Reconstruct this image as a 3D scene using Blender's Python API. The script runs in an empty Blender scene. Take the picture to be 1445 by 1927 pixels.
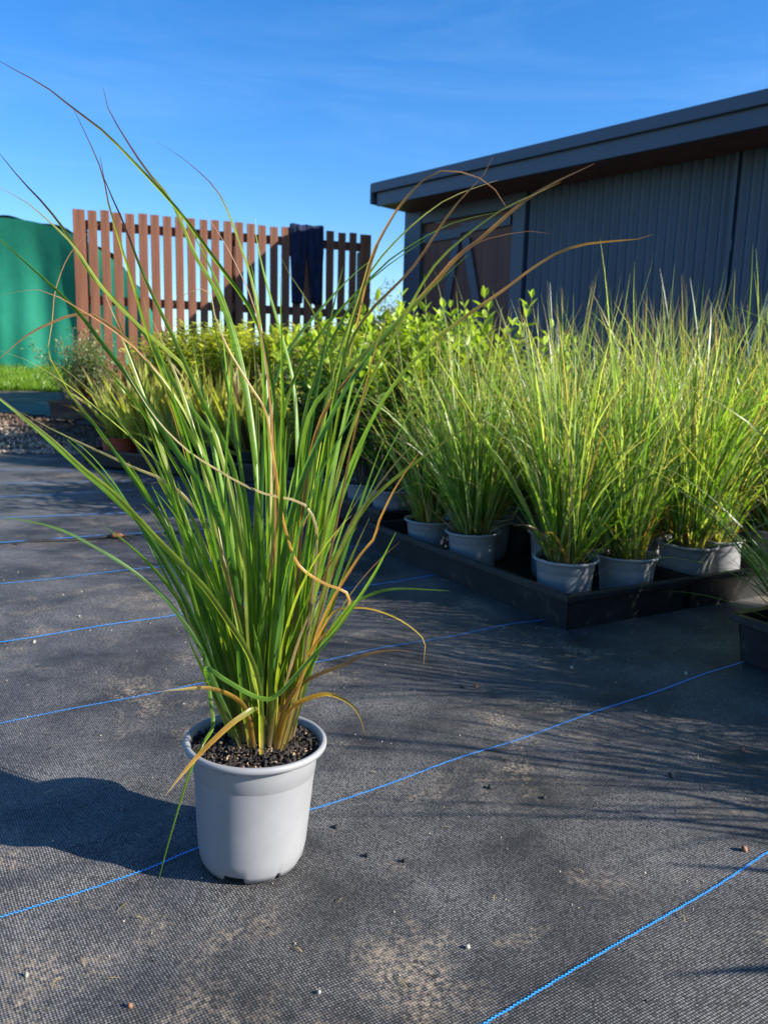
import bpy, bmesh, math, random
import numpy as np
from mathutils import Vector, Matrix, Euler
# ------------------------------------------------------------------ camera, sky, sun, exposure
sc = bpy.context.scene
COL = sc.collection
IW, IH, FPX = 1445.0, 1927.0, 1450.0
CAMH, PITCH, ROLL = 0.65, math.radians(9.8), math.radians(1.6)
SUN_EL, SUN_AZ = math.radians(27.0), math.radians(106)      # azimuth clockwise from +Y
cP, sP, cR, sR = math.cos(PITCH), math.sin(PITCH), math.cos(ROLL), math.sin(ROLL)
right = Vector((cR, sR*sP, sR*cP)); up = Vector((-sR, cR*sP, cR*cP)); fwd = Vector((0, cP, -sP))
cam = bpy.data.cameras.new('camera'); camo = bpy.data.objects.new('camera', cam); COL.objects.link(camo)
M = Matrix.Identity(4)
for i in range(3):
    M[i][0], M[i][1], M[i][2] = right[i], up[i], -fwd[i]
M[2][3] = CAMH
camo.matrix_world = M
cam.sensor_fit = 'VERTICAL'; cam.sensor_height = 36.0; cam.lens = FPX/IH*36.0
cam.clip_start = 0.05; cam.clip_end = 2000
cam.dof.use_dof = True; cam.dof.focus_distance = 1.02; cam.dof.aperture_fstop = cam.lens/3.0
sc.camera = camo

world = bpy.data.worlds.new('World'); sc.world = world; world.use_nodes = True
nt = world.node_tree; nt.nodes.clear()
sky = nt.nodes.new('ShaderNodeTexSky'); sky.sky_type = 'NISHITA'; sky.sun_disc = False
sky.sun_elevation = SUN_EL; sky.sun_rotation = SUN_AZ
sky.altitude = 0; sky.air_density = 1.0; sky.dust_density = 0.4; sky.ozone_density = 4.0
bg = nt.nodes.new('ShaderNodeBackground'); bg.inputs[1].default_value = 0.096
wo = nt.nodes.new('ShaderNodeOutputWorld')
tc = nt.nodes.new('ShaderNodeTexCoord'); mp = nt.nodes.new('ShaderNodeMapping')
mp.inputs['Rotation'].default_value = (0, 0, math.radians(-25)); mp.inputs['Scale'].default_value = (1.2, 2.2, 9.0)
nz = nt.nodes.new('ShaderNodeTexNoise'); nz.inputs['Scale'].default_value = 1.6; nz.inputs['Detail'].default_value = 6; nz.inputs['Roughness'].default_value = 0.62; nz.inputs['Distortion'].default_value = 0.6
mr = nt.nodes.new('ShaderNodeMapRange'); mr.inputs[1].default_value = 0.48; mr.inputs[2].default_value = 0.85; mr.inputs[3].default_value = 0.0; mr.inputs[4].default_value = 0.08
hs = nt.nodes.new('ShaderNodeHueSaturation'); hs.inputs['Hue'].default_value = 0.507; hs.inputs['Saturation'].default_value = 1.3; hs.inputs['Value'].default_value = 1.0
mx = nt.nodes.new('ShaderNodeMix'); mx.data_type = 'RGBA'; mx.inputs[7].default_value = (5.6, 6.6, 7.8, 1)
L = nt.links.new
L(tc.outputs['Generated'], mp.inputs[0]); L(mp.outputs[0], nz.inputs['Vector']); L(nz.outputs[0], mr.inputs[0])
L(sky.outputs[0], hs.inputs['Color']); L(hs.outputs[0], mx.inputs[6]); L(mr.outputs[0], mx.inputs[0])
L(mx.outputs[2], bg.inputs[0]); L(bg.outputs[0], wo.inputs[0])

SUNDIR = Vector((math.sin(SUN_AZ)*math.cos(SUN_EL), math.cos(SUN_AZ)*math.cos(SUN_EL), math.sin(SUN_EL)))
sl = bpy.data.lights.new('sun', 'SUN'); sl.energy = 5.0; sl.angle = math.radians(0.53); sl.color = (1.0, 0.94, 0.84)
slo = bpy.data.objects.new('sun', sl); COL.objects.link(slo); slo.location = (6, -2, 5)
slo.rotation_euler = SUNDIR.to_track_quat('Z', 'Y').to_euler()
vs = sc.view_settings; vs.view_transform = 'Standard'; vs.look = 'None'; vs.exposure = 1.33; vs.gamma = 1.0; vs.use_curve_mapping = False
sc.cycles.use_denoising = True
sc.cycles.max_bounces = 8; sc.cycles.transmission_bounces = 4; sc.cycles.diffuse_bounces = 4

# ------------------------------------------------------------------ helpers
rng = np.random.default_rng(11)
def ray(px, py):
    x, y = (px-722.5)/FPX, (py-963.5)/FPX
    xr, yr = x*cR+y*sR, -x*sR+y*cR
    return np.array([xr, cP-yr*sP, -sP-yr*cP])
def gnd(px, py, z=0.0):
    d = ray(px, py); return np.array([0, 0, CAMH])+d*((z-CAMH)/d[2])
def atY(px, py, Y):
    d = ray(px, py); return np.array([0, 0, CAMH])+d*(Y/d[1])
def onplane(px, py, p0, n):
    d = ray(px, py); o = np.array([0, 0, CAMH]); return o+d*(np.dot(np.array(p0)-o, n)/np.dot(d, n))
def tag(o, label=None, cat=None, group=None, kind=None):
    if label: o['label'] = label
    if cat: o['category'] = cat
    if group: o['group'] = group
    if kind: o['kind'] = kind
    return o
def mesh(name, verts, faces, mat=None, cols=None, smooth=False):
    me = bpy.data.meshes.new(name)
    verts = np.asarray(verts, dtype=np.float64).reshape(-1, 3)
    if isinstance(faces, np.ndarray):
        k = faces.shape[1]
        me.vertices.add(len(verts)); me.vertices.foreach_set('co', verts.ravel())
        me.loops.add(faces.size); me.loops.foreach_set('vertex_index', faces.ravel().astype(np.int32))
        me.polygons.add(len(faces)); me.polygons.foreach_set('loop_start', np.arange(0, faces.size, k, dtype=np.int32))
        me.update(calc_edges=True); me.validate()
    else:
        me.from_pydata(verts.tolist(), [], faces); me.update()
    if cols is not None:
        a = me.color_attributes.new('col', 'FLOAT_COLOR', 'POINT')
        c = np.ones((len(verts), 4)); c[:, :3] = np.asarray(cols).reshape(-1, 3); a.data.foreach_set('color', c.ravel())
    if smooth: me.polygons.foreach_set('use_smooth', np.ones(len(me.polygons), dtype=bool))
    if mat: me.materials.append(mat)
    return me
def obj(name, me, parent=None, loc=None, rot=None):
    o = bpy.data.objects.new(name, me); COL.objects.link(o)
    if parent: o.parent = parent
    if loc is not None: o.location = loc
    if rot is not None: o.rotation_euler = rot
    return o
def empty(name, loc=(0, 0, 0), rot=(0, 0, 0)):
    o = bpy.data.objects.new(name, None); COL.objects.link(o); o.location = loc; o.rotation_euler = rot
    o.empty_display_size = 0.05
    return o
def copy_tree(o, parent=None):
    c = o.copy(); COL.objects.link(c); c.parent = parent
    for ch in list(o.children): copy_tree(ch, c)
    return c
class MB:
    """collects boxes and other shapes, then links them as one mesh object"""
    def __init__(s): s.v, s.f = [], []
    def add(s, vs_, fs_):
        n = len(s.v); s.v += [tuple(p) for p in vs_]; s.f += [tuple(i+n for i in f) for f in fs_]
    def box(s, c, d, R=None):
        c = Vector(c); h = Vector(d)*0.5; pts = []
        for x in (-1, 1):
            for y in (-1, 1):
                for z in (-1, 1):
                    p = Vector((x*h.x, y*h.y, z*h.z)); pts.append(c+(R @ p if R else p))
        s.add(pts, [(0, 1, 3, 2), (4, 6, 7, 5), (0, 4, 5, 1), (2, 3, 7, 6), (0, 2, 6, 4), (1, 5, 7, 3)])
    def tube(s, pts, rad, n=8):
        pts = [Vector(p) for p in pts]; m = len(pts); vs_, fs_ = [], []
        for i, p in enumerate(pts):
            t = (pts[min(i+1, m-1)]-pts[max(i-1, 0)]).normalized()
            a = t.cross(Vector((0.31, 0.2, 0.93)) if abs(t.z) < .9 else Vector((1, 0, 0))).normalized(); b = t.cross(a)
            r = rad[i] if hasattr(rad, '__len__') else rad
            for k in range(n):
                q = 2*math.pi*k/n; vs_.append(p+a*r*math.cos(q)+b*r*math.sin(q))
        for i in range(m-1):
            for k in range(n): fs_.append((i*n+k, i*n+(k+1) % n, (i+1)*n+(k+1) % n, (i+1)*n+k))
        fs_ += [tuple(range(n))[::-1], tuple(range((m-1)*n, m*n))]
        s.add(vs_, fs_)
    def build(s, name, mat, parent=None, bevel=0, smooth=False, loc=None, rot=None):
        me = mesh(name, s.v, s.f, mat)
        bm = bmesh.new(); bm.from_mesh(me); bmesh.ops.recalc_face_normals(bm, faces=bm.faces)
        if bevel: bmesh.ops.bevel(bm, geom=list(bm.edges), offset=bevel, segments=1, affect='EDGES')
        bm.to_mesh(me); bm.free()
        if smooth: me.polygons.foreach_set('use_smooth', np.ones(len(me.polygons), dtype=bool))
        return obj(name, me, parent, loc, rot)

# ------------------------------------------------------------------ materials
def newmat(name):
    m = bpy.data.materials.new(name); m.use_nodes = True; t = m.node_tree
    return m, t, t.nodes['Principled BSDF'], t.links.new
def N(t, typ, **kw):
    n = t.nodes.new(typ)
    for k, v in kw.items():
        if k in n.inputs.keys() if isinstance(k, str) else False: n.inputs[k].default_value = v
        else: setattr(n, k, v)
    return n
def noise_mat(name, c1, c2, scale=(8, 8, 8), rough=0.6, bump=0.15, detail=6, spec=0.4, coord='Object', dist=0.01, ramp=(0.35, 0.68), noisescale=1.0, dirt=None):
    m, t, p, l = newmat(name)
    co = N(t, 'ShaderNodeTexCoord'); mp_ = N(t, 'ShaderNodeMapping'); mp_.inputs['Scale'].default_value = scale
    n = N(t, 'ShaderNodeTexNoise'); n.inputs['Scale'].default_value = noisescale; n.inputs['Detail'].default_value = detail; n.inputs['Roughness'].default_value = 0.6
    r = N(t, 'ShaderNodeMapRange'); r.inputs[1].default_value = ramp[0]; r.inputs[2].default_value = ramp[1]
    mix = N(t, 'ShaderNodeMix', data_type='RGBA'); mix.inputs[6].default_value = (*c1, 1); mix.inputs[7].default_value = (*c2, 1)
    l(co.outputs[coord], mp_.inputs[0]); l(mp_.outputs[0], n.inputs['Vector']); l(n.outputs[0], r.inputs[0]); l(r.outputs[0], mix.inputs[0])
    out = mix.outputs[2]
    if dirt:
        n2 = N(t, 'ShaderNodeTexNoise'); n2.inputs['Scale'].default_value = dirt[1]; n2.inputs['Detail'].default_value = 8; n2.inputs['Roughness'].default_value = 0.7
        l(co.outputs[coord], n2.inputs['Vector'])
        r2 = N(t, 'ShaderNodeMapRange'); r2.inputs[1].default_value = dirt[2]; r2.inputs[2].default_value = dirt[2]+0.12; r2.inputs[4].default_value = dirt[3]
        l(n2.outputs[0], r2.inputs[0])
        mix2 = N(t, 'ShaderNodeMix', data_type='RGBA'); mix2.inputs[7].default_value = (*dirt[0], 1)
        l(r2.outputs[0], mix2.inputs[0]); l(out, mix2.inputs[6]); out = mix2.outputs[2]
    l(out, p.inputs['Base Color'])
    p.inputs['Roughness'].default_value = rough; p.inputs['Specular IOR Level'].default_value = spec
    if bump:
        b = N(t, 'ShaderNodeBump'); b.inputs['Strength'].default_value = bump; b.inputs['Distance'].default_value = dist
        l(n.outputs[0], b.inputs['Height']); l(b.outputs[0], p.inputs['Normal'])
    return m
def leaf_mat(name, rough=0.38, spec=0.5, trans=0.42, tint=(1.25, 1.3, 0.55), vary=0.25):
    """foliage: colour from the mesh's own leaf colours, gloss plus light let through the leaf"""
    m, t, p, l = newmat(name)
    at = N(t, 'ShaderNodeAttribute', attribute_name='col')
    co = N(t, 'ShaderNodeTexCoord'); n = N(t, 'ShaderNodeTexNoise'); n.inputs['Scale'].default_value = 35; n.inputs['Detail'].default_value = 3
    l(co.outputs['Object'], n.inputs['Vector'])
    r = N(t, 'ShaderNodeMapRange'); r.inputs[1].default_value = 0.3; r.inputs[2].default_value = 0.7; r.inputs[3].default_value = 1-vary; r.inputs[4].default_value = 1+vary
    l(n.outputs[0], r.inputs[0])
    mul = N(t, 'ShaderNodeMix', data_type='RGBA', blend_type='MULTIPLY'); mul.inputs[0].default_value = 1
    l(at.outputs['Color'], mul.inputs[6]); l(r.outputs[0], mul.inputs[7])
    l(mul.outputs[2], p.inputs['Base Color']); p.inputs['Roughness'].default_value = rough; p.inputs['Specular IOR Level'].default_value = spec
    tr = N(t, 'ShaderNodeBsdfTranslucent'); tm = N(t, 'ShaderNodeMix', data_type='RGBA', blend_type='MULTIPLY'); tm.inputs[0].default_value = 1; tm.inputs[7].default_value = (*tint, 1)
    l(mul.outputs[2], tm.inputs[6]); l(tm.outputs[2], tr.inputs['Color'])
    ms = N(t, 'ShaderNodeMixShader'); ms.inputs[0].default_value = trans
    l(p.outputs[0], ms.inputs[1]); l(tr.outputs[0], ms.inputs[2]); l(ms.outputs[0], t.nodes['Material Output'].inputs[0])
    return m
def mat_weave():
    """woven black polypropylene: crossing tapes 2.4 mm wide, dusty on top"""
    m, t, p, l = newmat('woven_mat')
    co = N(t, 'ShaderNodeTexCoord'); mp_ = N(t, 'ShaderNodeMapping'); mp_.inputs['Rotation'].default_value = (0, 0, math.radians(-33-45)); pw = 0.0023
    mp_.inputs['Scale'].default_value = (1/pw, 1/pw, 1)
    l(co.outputs['Object'], mp_.inputs[0]); sx = N(t, 'ShaderNodeSeparateXYZ'); l(mp_.outputs[0], sx.inputs[0])
    def math_(op, a, b=None, v=None):
        n = N(t, 'ShaderNodeMath', operation=op); l(a, n.inputs[0])
        if b is not None: l(b, n.inputs[1])
        elif v is not None: n.inputs[1].default_value = v
        return n.outputs[0]
    a = math_('SINE', math_('MULTIPLY', sx.outputs[0], v=math.pi)); b = math_('SINE', math_('MULTIPLY', sx.outputs[1], v=math.pi*0.92))
    ab = math_('MULTIPLY', a, b); h = math_('MULTIPLY_ADD', ab, v=0.5); t.nodes[-1].inputs[2].default_value = 0.5
    # per-tape variation
    fl = N(t, 'ShaderNodeVectorMath', operation='FLOOR'); l(mp_.outputs[0], fl.inputs[0])
    wn = N(t, 'ShaderNodeTexWhiteNoise', noise_dimensions='2D'); l(fl.outputs[0], wn.inputs['Vector'])
    hv = math_('MULTIPLY', math_('POWER', h, v=1.6), math_('MULTIPLY_ADD', wn.outputs['Value'], v=1.1)); t.nodes[-2].inputs[2].default_value = 0.25
    big = N(t, 'ShaderNodeTexNoise'); big.inputs['Scale'].default_value = 3.2; big.inputs['Detail'].default_value = 7; big.inputs['Roughness'].default_value = 0.62; l(co.outputs['Object'], big.inputs['Vector'])
    bigr = N(t, 'ShaderNodeMapRange'); bigr.inputs[1].default_value = 0.36; bigr.inputs[2].default_value = 0.68; bigr.inputs[3].default_value = 0.22; bigr.inputs[4].default_value = 1.35; l(big.outputs[0], bigr.inputs[0])  # broad mottle: damp darks, and the mat's sheen painted in as lighter colour
    f = math_('MULTIPLY', hv, bigr.outputs[0])
    mix = N(t, 'ShaderNodeMix', data_type='RGBA', clamp_factor=True); mix.inputs[6].default_value = (0.012, 0.012, 0.0125, 1); mix.inputs[7].default_value = (0.25, 0.241, 0.232, 1); l(f, mix.inputs[0])
    # tan dust patches
    dn = N(t, 'ShaderNodeTexNoise'); dn.inputs['Scale'].default_value = 4.3; dn.inputs['Detail'].default_value = 9; dn.inputs['Roughness'].default_value = 0.72; dn.inputs['Distortion'].default_value = 0.4
    mp2 = N(t, 'ShaderNodeMapping'); mp2.inputs['Location'].default_value = (3.1, 1.7, 0); l(co.outputs['Object'], mp2.inputs[0]); l(mp2.outputs[0], dn.inputs['Vector'])
    dr = N(t, 'ShaderNodeMapRange'); dr.inputs[1].default_value = 0.535; dr.inputs[2].default_value = 0.66; dr.inputs[4].default_value = 0.95; l(dn.outputs[0], dr.inputs[0])
    fn = N(t, 'ShaderNodeTexNoise'); fn.inputs['Scale'].default_value = 160; fn.inputs['Detail'].default_value = 4; l(co.outputs['Object'], fn.inputs['Vector'])
    fr = N(t, 'ShaderNodeMapRange'); fr.inputs[1].default_value = 0.42; fr.inputs[2].default_value = 0.66; l(fn.outputs[0], fr.inputs[0])
    df = math_('MULTIPLY', dr.outputs[0], fr.outputs[0])
    mix2 = N(t, 'ShaderNodeMix', data_type='RGBA'); mix2.inputs[7].default_value = (0.30, 0.24, 0.17, 1); l(df, mix2.inputs[0]); l(mix.outputs[2], mix2.inputs[6])
    l(mix2.outputs[2], p.inputs['Base Color'])
    p.inputs['Roughness'].default_value = 0.52; p.inputs['Specular IOR Level'].default_value = 0.3
    b_ = N(t, 'ShaderNodeBump'); b_.inputs['Strength'].default_value = 0.7; b_.inputs['Distance'].default_value = 0.0009; l(h, b_.inputs['Height']); l(b_.outputs[0], p.inputs['Normal'])
    return m
def plain(name, c, rough=0.5, spec=0.4, **k):
    return noise_mat(name, tuple(x*0.85 for x in c), tuple(min(1, x*1.12) for x in c), rough=rough, spec=spec, **k)

MAT = dict(
    weave=mat_weave(),
    blade=leaf_mat('grass_blade', rough=0.36, spec=0.5, trans=0.56, tint=(1.45, 1.45, 0.45)),
    leaf=leaf_mat('shrub_leaf', rough=0.4, spec=0.5, trans=0.4),
    pot=noise_mat('grey_pot_plastic', (0.205, 0.209, 0.22), (0.238, 0.242, 0.253), scale=(14, 14, 14), rough=0.42, bump=0.05, dist=0.002, spec=0.45, dirt=((0.16, 0.13, 0.10), 26, 0.69, 0.5)),
    tray=noise_mat('black_tray_plastic', (0.010, 0.0105, 0.012), (0.022, 0.022, 0.023), scale=(9, 9, 9), rough=0.42, bump=0.2, dist=0.003, spec=0.4, dirt=((0.11, 0.10, 0.085), 22, 0.58, 0.55)),
    soil=noise_mat('potting_mix', (0.008, 0.006, 0.005), (0.035, 0.026, 0.02), scale=(90, 90, 90), rough=0.85, bump=0.9, dist=0.01, spec=0.3),
    blue=plain('blue_tape', (0.04, 0.34, 0.90), rough=0.4, scale=(200, 200, 200), bump=0.1),
    timber=noise_mat('stained_timber', (0.105, 0.038, 0.018), (0.185, 0.075, 0.040), scale=(22, 22, 1.6), rough=0.62, bump=0.25, dist=0.004, spec=0.35, dirt=((0.05, 0.02, 0.012), 5, 0.66, 0.5)),
    timber_dark=noise_mat('rail_timber', (0.07, 0.028, 0.016), (0.12, 0.05, 0.03), scale=(3, 20, 20), rough=0.7, bump=0.2),
    denim=noise_mat('navy_cloth', (0.006, 0.010, 0.030), (0.014, 0.022, 0.058), scale=(30, 30, 12), rough=0.85, bump=0.3, dist=0.004, spec=0.2),
    steel=noise_mat('charcoal_steel', (0.028, 0.054, 0.092), (0.038, 0.070, 0.115), scale=(2, 2, 0.8), rough=0.42, bump=0.0, spec=0.5),
    fascia=noise_mat('charcoal_fascia', (0.036, 0.058, 0.096), (0.046, 0.070, 0.115), scale=(2, 2, 2), rough=0.4, bump=0.0, spec=0.5),
    doorbrown=noise_mat('brown_door_board', (0.105, 0.050, 0.040), (0.145, 0.072, 0.056), scale=(16, 16, 1.5), rough=0.6, bump=0.15, dist=0.003),
    soffit=noise_mat('brown_soffit', (0.13, 0.060, 0.045), (0.17, 0.082, 0.06), scale=(6, 6, 6), rough=0.6, bump=0.1),
    cloth=noise_mat('green_shade_cloth', (0.006, 0.135, 0.082), (0.015, 0.20, 0.125), scale=(1.6, 1.6, 1.2), rough=0.7, bump=0.25, dist=0.06, spec=0.25),
    terra=noise_mat('terracotta_plastic', (0.30, 0.058, 0.028), (0.40, 0.085, 0.045), scale=(12, 12, 12), rough=0.5, bump=0.1, dist=0.003),
    blackpot=noise_mat('black_pot_plastic', (0.014, 0.018, 0.018), (0.03, 0.038, 0.036), scale=(12, 12, 12), rough=0.45, bump=0.1, dist=0.003),
    stone=leaf_mat('stones', rough=0.8, spec=0.3, trans=0.0, vary=0.35),
    earth=noise_mat('bare_earth', (0.10, 0.08, 0.055), (0.19, 0.15, 0.11), scale=(6, 6, 6), rough=0.9, bump=0.6, dist=0.03),
    turf=noise_mat('turf', (0.07, 0.14, 0.015), (0.12, 0.22, 0.03), scale=(5, 5, 5), rough=0.8, bump=0.5, dist=0.03),
    bark=noise_mat('bark', (0.07, 0.055, 0.04), (0.16, 0.13, 0.10), scale=(30, 30, 6), rough=0.85, bump=0.5, dist=0.01),
    pale=noise_mat('pale_roof_metal', (0.42, 0.45, 0.46), (0.52, 0.55, 0.55), scale=(2, 2, 2), rough=0.4, bump=0),
    metal=noise_mat('galvanised_pipe', (0.20, 0.22, 0.24), (0.30, 0.31, 0.33), scale=(9, 9, 9), rough=0.4, bump=0.05),
)

# ------------------------------------------------------------------ ground
def sstep(a, b, x):
    t = np.clip((x-a)/(b-a), 0, 1); return t*t*(3-2*t)
def terrain(x, y):
    """rise of the bank towards the lawn behind the fence; flat everywhere else"""
    k = 1-sstep(-1.9, -0.5, x)
    z = np.interp(y, [0, 6.25, 6.80, 7.6, 8.8, 11.6, 16, 60, 400], [0, 0, 0.24, 0.30, 0.40, 0.67, 0.80, 0.9, 0.9])
    return z*k+0.35*sstep(12, 30, y)*(1-k)
UA = math.radians(29.5); u2 = np.array([math.cos(UA), math.sin(UA)]); v2 = np.array([-math.sin(UA), math.cos(UA)])
O2 = np.array([0.498, 1.983])
POT = np.array([-0.168, 0.962])
def matz(x, y):
    """wrinkles and small bumps of the loose mat"""
    a = math.radians(33); s = x*math.cos(a)+y*math.sin(a); d = -x*math.sin(a)+y*math.cos(a)
    z = 0.0040*np.sin(5.1*d+0.7*np.sin(2.3*s))+0.0026*np.sin(11*d+3.0*s+1.3*np.sin(3*s))+0.0014*np.sin(17*s-6*d)
    z = z+0.0009*np.sin(41*d+9*s+2*np.sin(7*s))
    # folds running along the weave beside the pot
    for d0, s0, L0, hgt, w in ((0.985, -0.02, 0.34, 0.006, 0.018), (1.075, 0.05, 0.4, 0.005, 0.022), (1.20, -0.2, 0.5, 0.004, 0.02), (0.70, 0.35, 0.4, 0.0035, 0.05), (0.62, 0.62, 0.25, 0.004, 0.04), (1.75, 0.4, 0.6, 0.005, 0.05), (2.3, 0.5, 0.7, 0.006, 0.06)):
        dd = d-d0-0.03*np.sin(4*s+d0*9)
        z = z+hgt*np.exp(-(dd/w)**2)*np.exp(-((s-s0)/L0)**2)
    flat = 1-np.exp(-(((x-POT[0])**2+(y-POT[1])**2)/0.105**2)**3)
    du = (x-O2[0])*u2[0]+(y-O2[1])*u2[1]; dv = (x-O2[0])*v2[0]+(y-O2[1])*v2[1]
    tr = 1-sstep(-0.12, 0.0, du)*sstep(-0.12, 0.0, dv)
    return z*flat*tr

gv = 400.0
xs = np.concatenate([[-gv, -120, -50, -25, -14], np.arange(-10, 4.01, 0.25), [6, 10, 20, 50, 120, gv]])
ys = np.concatenate([[-30, -8, -2], np.arange(0, 14.01, 0.2), [15, 16, 18, 20, 25, 30, 40, 60, 120, gv]])
def gridmesh(name, X, Y, zf, mat, off=0.0, smooth=True, keep=None):
    XX, YY = np.meshgrid(X, Y); Z = zf(XX, YY)+off
    V = np.stack([XX, YY, Z], -1).reshape(-1, 3); nx, ny = len(X), len(Y)
    i = np.arange(nx-1)[None, :]+np.arange(ny-1)[:, None]*nx
    Fc = np.stack([i, i+1, i+1+nx, i+nx], -1).reshape(-1, 4)
    if keep is not None:
        cen = V[Fc].mean(1); Fc = Fc[keep(cen[:, 0], cen[:, 1])]
    return mesh(name, V, Fc, mat, smooth=smooth)
g_ = obj('ground', gridmesh('ground', xs, ys, terrain, MAT['earth'], -0.03)); g_['kind'] = 'structure'
# lawn
XL = np.arange(-14, 1.01, 0.25); YL = np.arange(8.6, 16.01, 0.2)
lawn = obj('lawn', gridmesh('lawn', XL, YL, terrain, MAT['turf'], 0.0)); lawn['kind'] = 'structure'
# far mat sheet (lies under the near one), then the bank's mat
seamA, seamB = gnd(-60, 1030)[:2], gnd(420, 998)[:2]
sdir = (seamB-seamA)/np.linalg.norm(seamB-seamA); snor = np.array([-sdir[1], sdir[0]])
def seamd(x, y): return (x-seamA[0])*snor[0]+(y-seamA[1])*snor[1]
def farz(x, y): return 0.004*np.sin(3.1*x+1.7*y)*np.sin(2.3*y-1.1*x)+terrain(x, y)
mfar = obj('weed_mat', gridmesh('weed_mat', np.arange(-5.2, 4.2, 0.06), np.arange(2.0, 6.32, 0.06), farz, MAT['weave'], -0.012)); mfar['kind'] = 'structure'
def nearz(x, y):
    d = seamd(x, y); return matz(x, y)+0.014*np.exp(-(d/0.02)**2)*(0.6+0.4*np.sin(x*7))
mnear = obj('weed_mat', gridmesh('weed_mat', np.concatenate([np.arange(-2.6, -0.9, 0.03), np.arange(-0.9, 1.4, 0.012), np.arange(1.4, 4.3, 0.06)]), np.concatenate([[-0.6, -.2, .1, .3], np.arange(0.42, 2.0, 0.012), np.arange(2.0, 5.2, 0.03)]), nearz, MAT['weave'], 0.0, keep=lambda x, y: seamd(x, y) < 0.0)); mnear['kind'] = 'structure'
m_e = MB(); m_e.tube([(float(p[0]), float(p[1]), .004+.004*math.sin(i*1.7)) for i, p in enumerate(np.linspace(seamA-sdir*.6, seamB+sdir*1.2, 40))], .007, 6); m_e.build('mat_edge_shade', MAT['tray'], mnear, smooth=True)  # black tube along the lifted edge, standing in for its thin shadow line
# bank mat, its lower edge running from the lawn's foot down to the terracotta pots
eA, eB = np.array([-4.6, 7.35]), np.array([-2.45, 6.62])
ed = (eB-eA)/np.linalg.norm(eB-eA); en = np.array([-ed[1], ed[0]])
bankm = obj('bank_mat', gridmesh('bank_mat', np.arange(-9, -0.4, 0.08), np.arange(6.3, 9.0, 0.06), lambda x, y: terrain(x, y)+0.006*np.sin(3*x+5*y), MAT['weave'], 0.012,
    keep=lambda x, y: ((x-eA[0])*en[0]+(y-eA[1])*en[1] > 0.02*np.sin(x*5)) & (y < 8.72+0.06*np.sin(x*3)))); bankm['kind'] = 'structure'

# blue tracer tapes woven into the mat
def thread(pts, crinkle, zf, off, parent, width=0.0030):
    pts = np.array(pts, float); seg = np.linalg.norm(np.diff(pts, axis=0), axis=1); cum = np.r_[0, np.cumsum(seg)]
    step = 0.0012 if crinkle else 0.02
    s = np.arange(0, cum[-1], step); x = np.interp(s, cum, pts[:, 0]); y = np.interp(s, cum, pts[:, 1])
    # smooth the kinks of the polyline
    tx, ty = np.gradient(x), np.gradient(y); l_ = np.hypot(tx, ty); nx, ny = -ty/l_, tx/l_
    w = np.full(len(s), width)
    o = np.zeros(len(s))
    if crinkle:
        o = 0.0007*np.sin(2*math.pi*s/0.0052)+0.0003*np.sin(s*211); w = width*(0.72+0.28*np.sin(2*math.pi*s/0.0026+1)); w = np.maximum(w, 0.0013)
    zz = zf(x, y)+off+(0.0005*np.sin(2*math.pi*s/0.0052+0.8) if crinkle else 0)
    A = np.stack([x+nx*(o+w/2), y+ny*(o+w/2), zz], -1); B = np.stack([x+nx*(o-w/2), y+ny*(o-w/2), zz], -1)
    V = np.stack([A, B], 1).reshape(-1, 3); i = np.arange(len(s)-1)*2
    o_ = obj('blue_thread', mesh('blue_thread', V, np.stack([i+1, i+3, i+2, i], -1), MAT['blue']), parent)
    return o_
def smoothline(pxs, ext=0.0):
    P = np.array([gnd(*p)[:2] for p in pxs]); a = np.polyfit(P[:, 0], P[:, 1], 2 if len(P) > 3 else 1)
    X = np.linspace(P[0, 0]-ext, P[-1, 0]+ext*(1 if len(P) > 3 else 6), 60); return np.stack([X, np.polyval(a, X)], -1)
near_lines = [[(700, 2052), (920, 1927), (1180, 1768), (1445, 1608)], [(0, 1711), (180, 1663), (364, 1612), (583, 1532), (900, 1412), (1200, 1310), (1400, 1245)],
              [(0, 1367), (300, 1305), (1000, 1172)], [(0, 1202), (330, 1158), (640, 1108)], [(0, 1100), (310, 1070), (560, 1040)]]
for k, pl in enumerate(near_lines):
    thread(smoothline(pl, 0.12 if k > 1 else 0.9), k < 3, nearz, 0.0022, mnear, width=0.0030 if k < 3 else 0.0042)
for pl in ([(0, 1017), (218, 1005), (420, 990)], [(0, 971), (221, 962)], [(0, 931), (149, 924)], [(0, 907), (100, 905)], [(0, 882), (66, 883)]):
    thread(smoothline(pl, 0.25), False, farz, 0.004-0.012, mfar, width=0.007)

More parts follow.
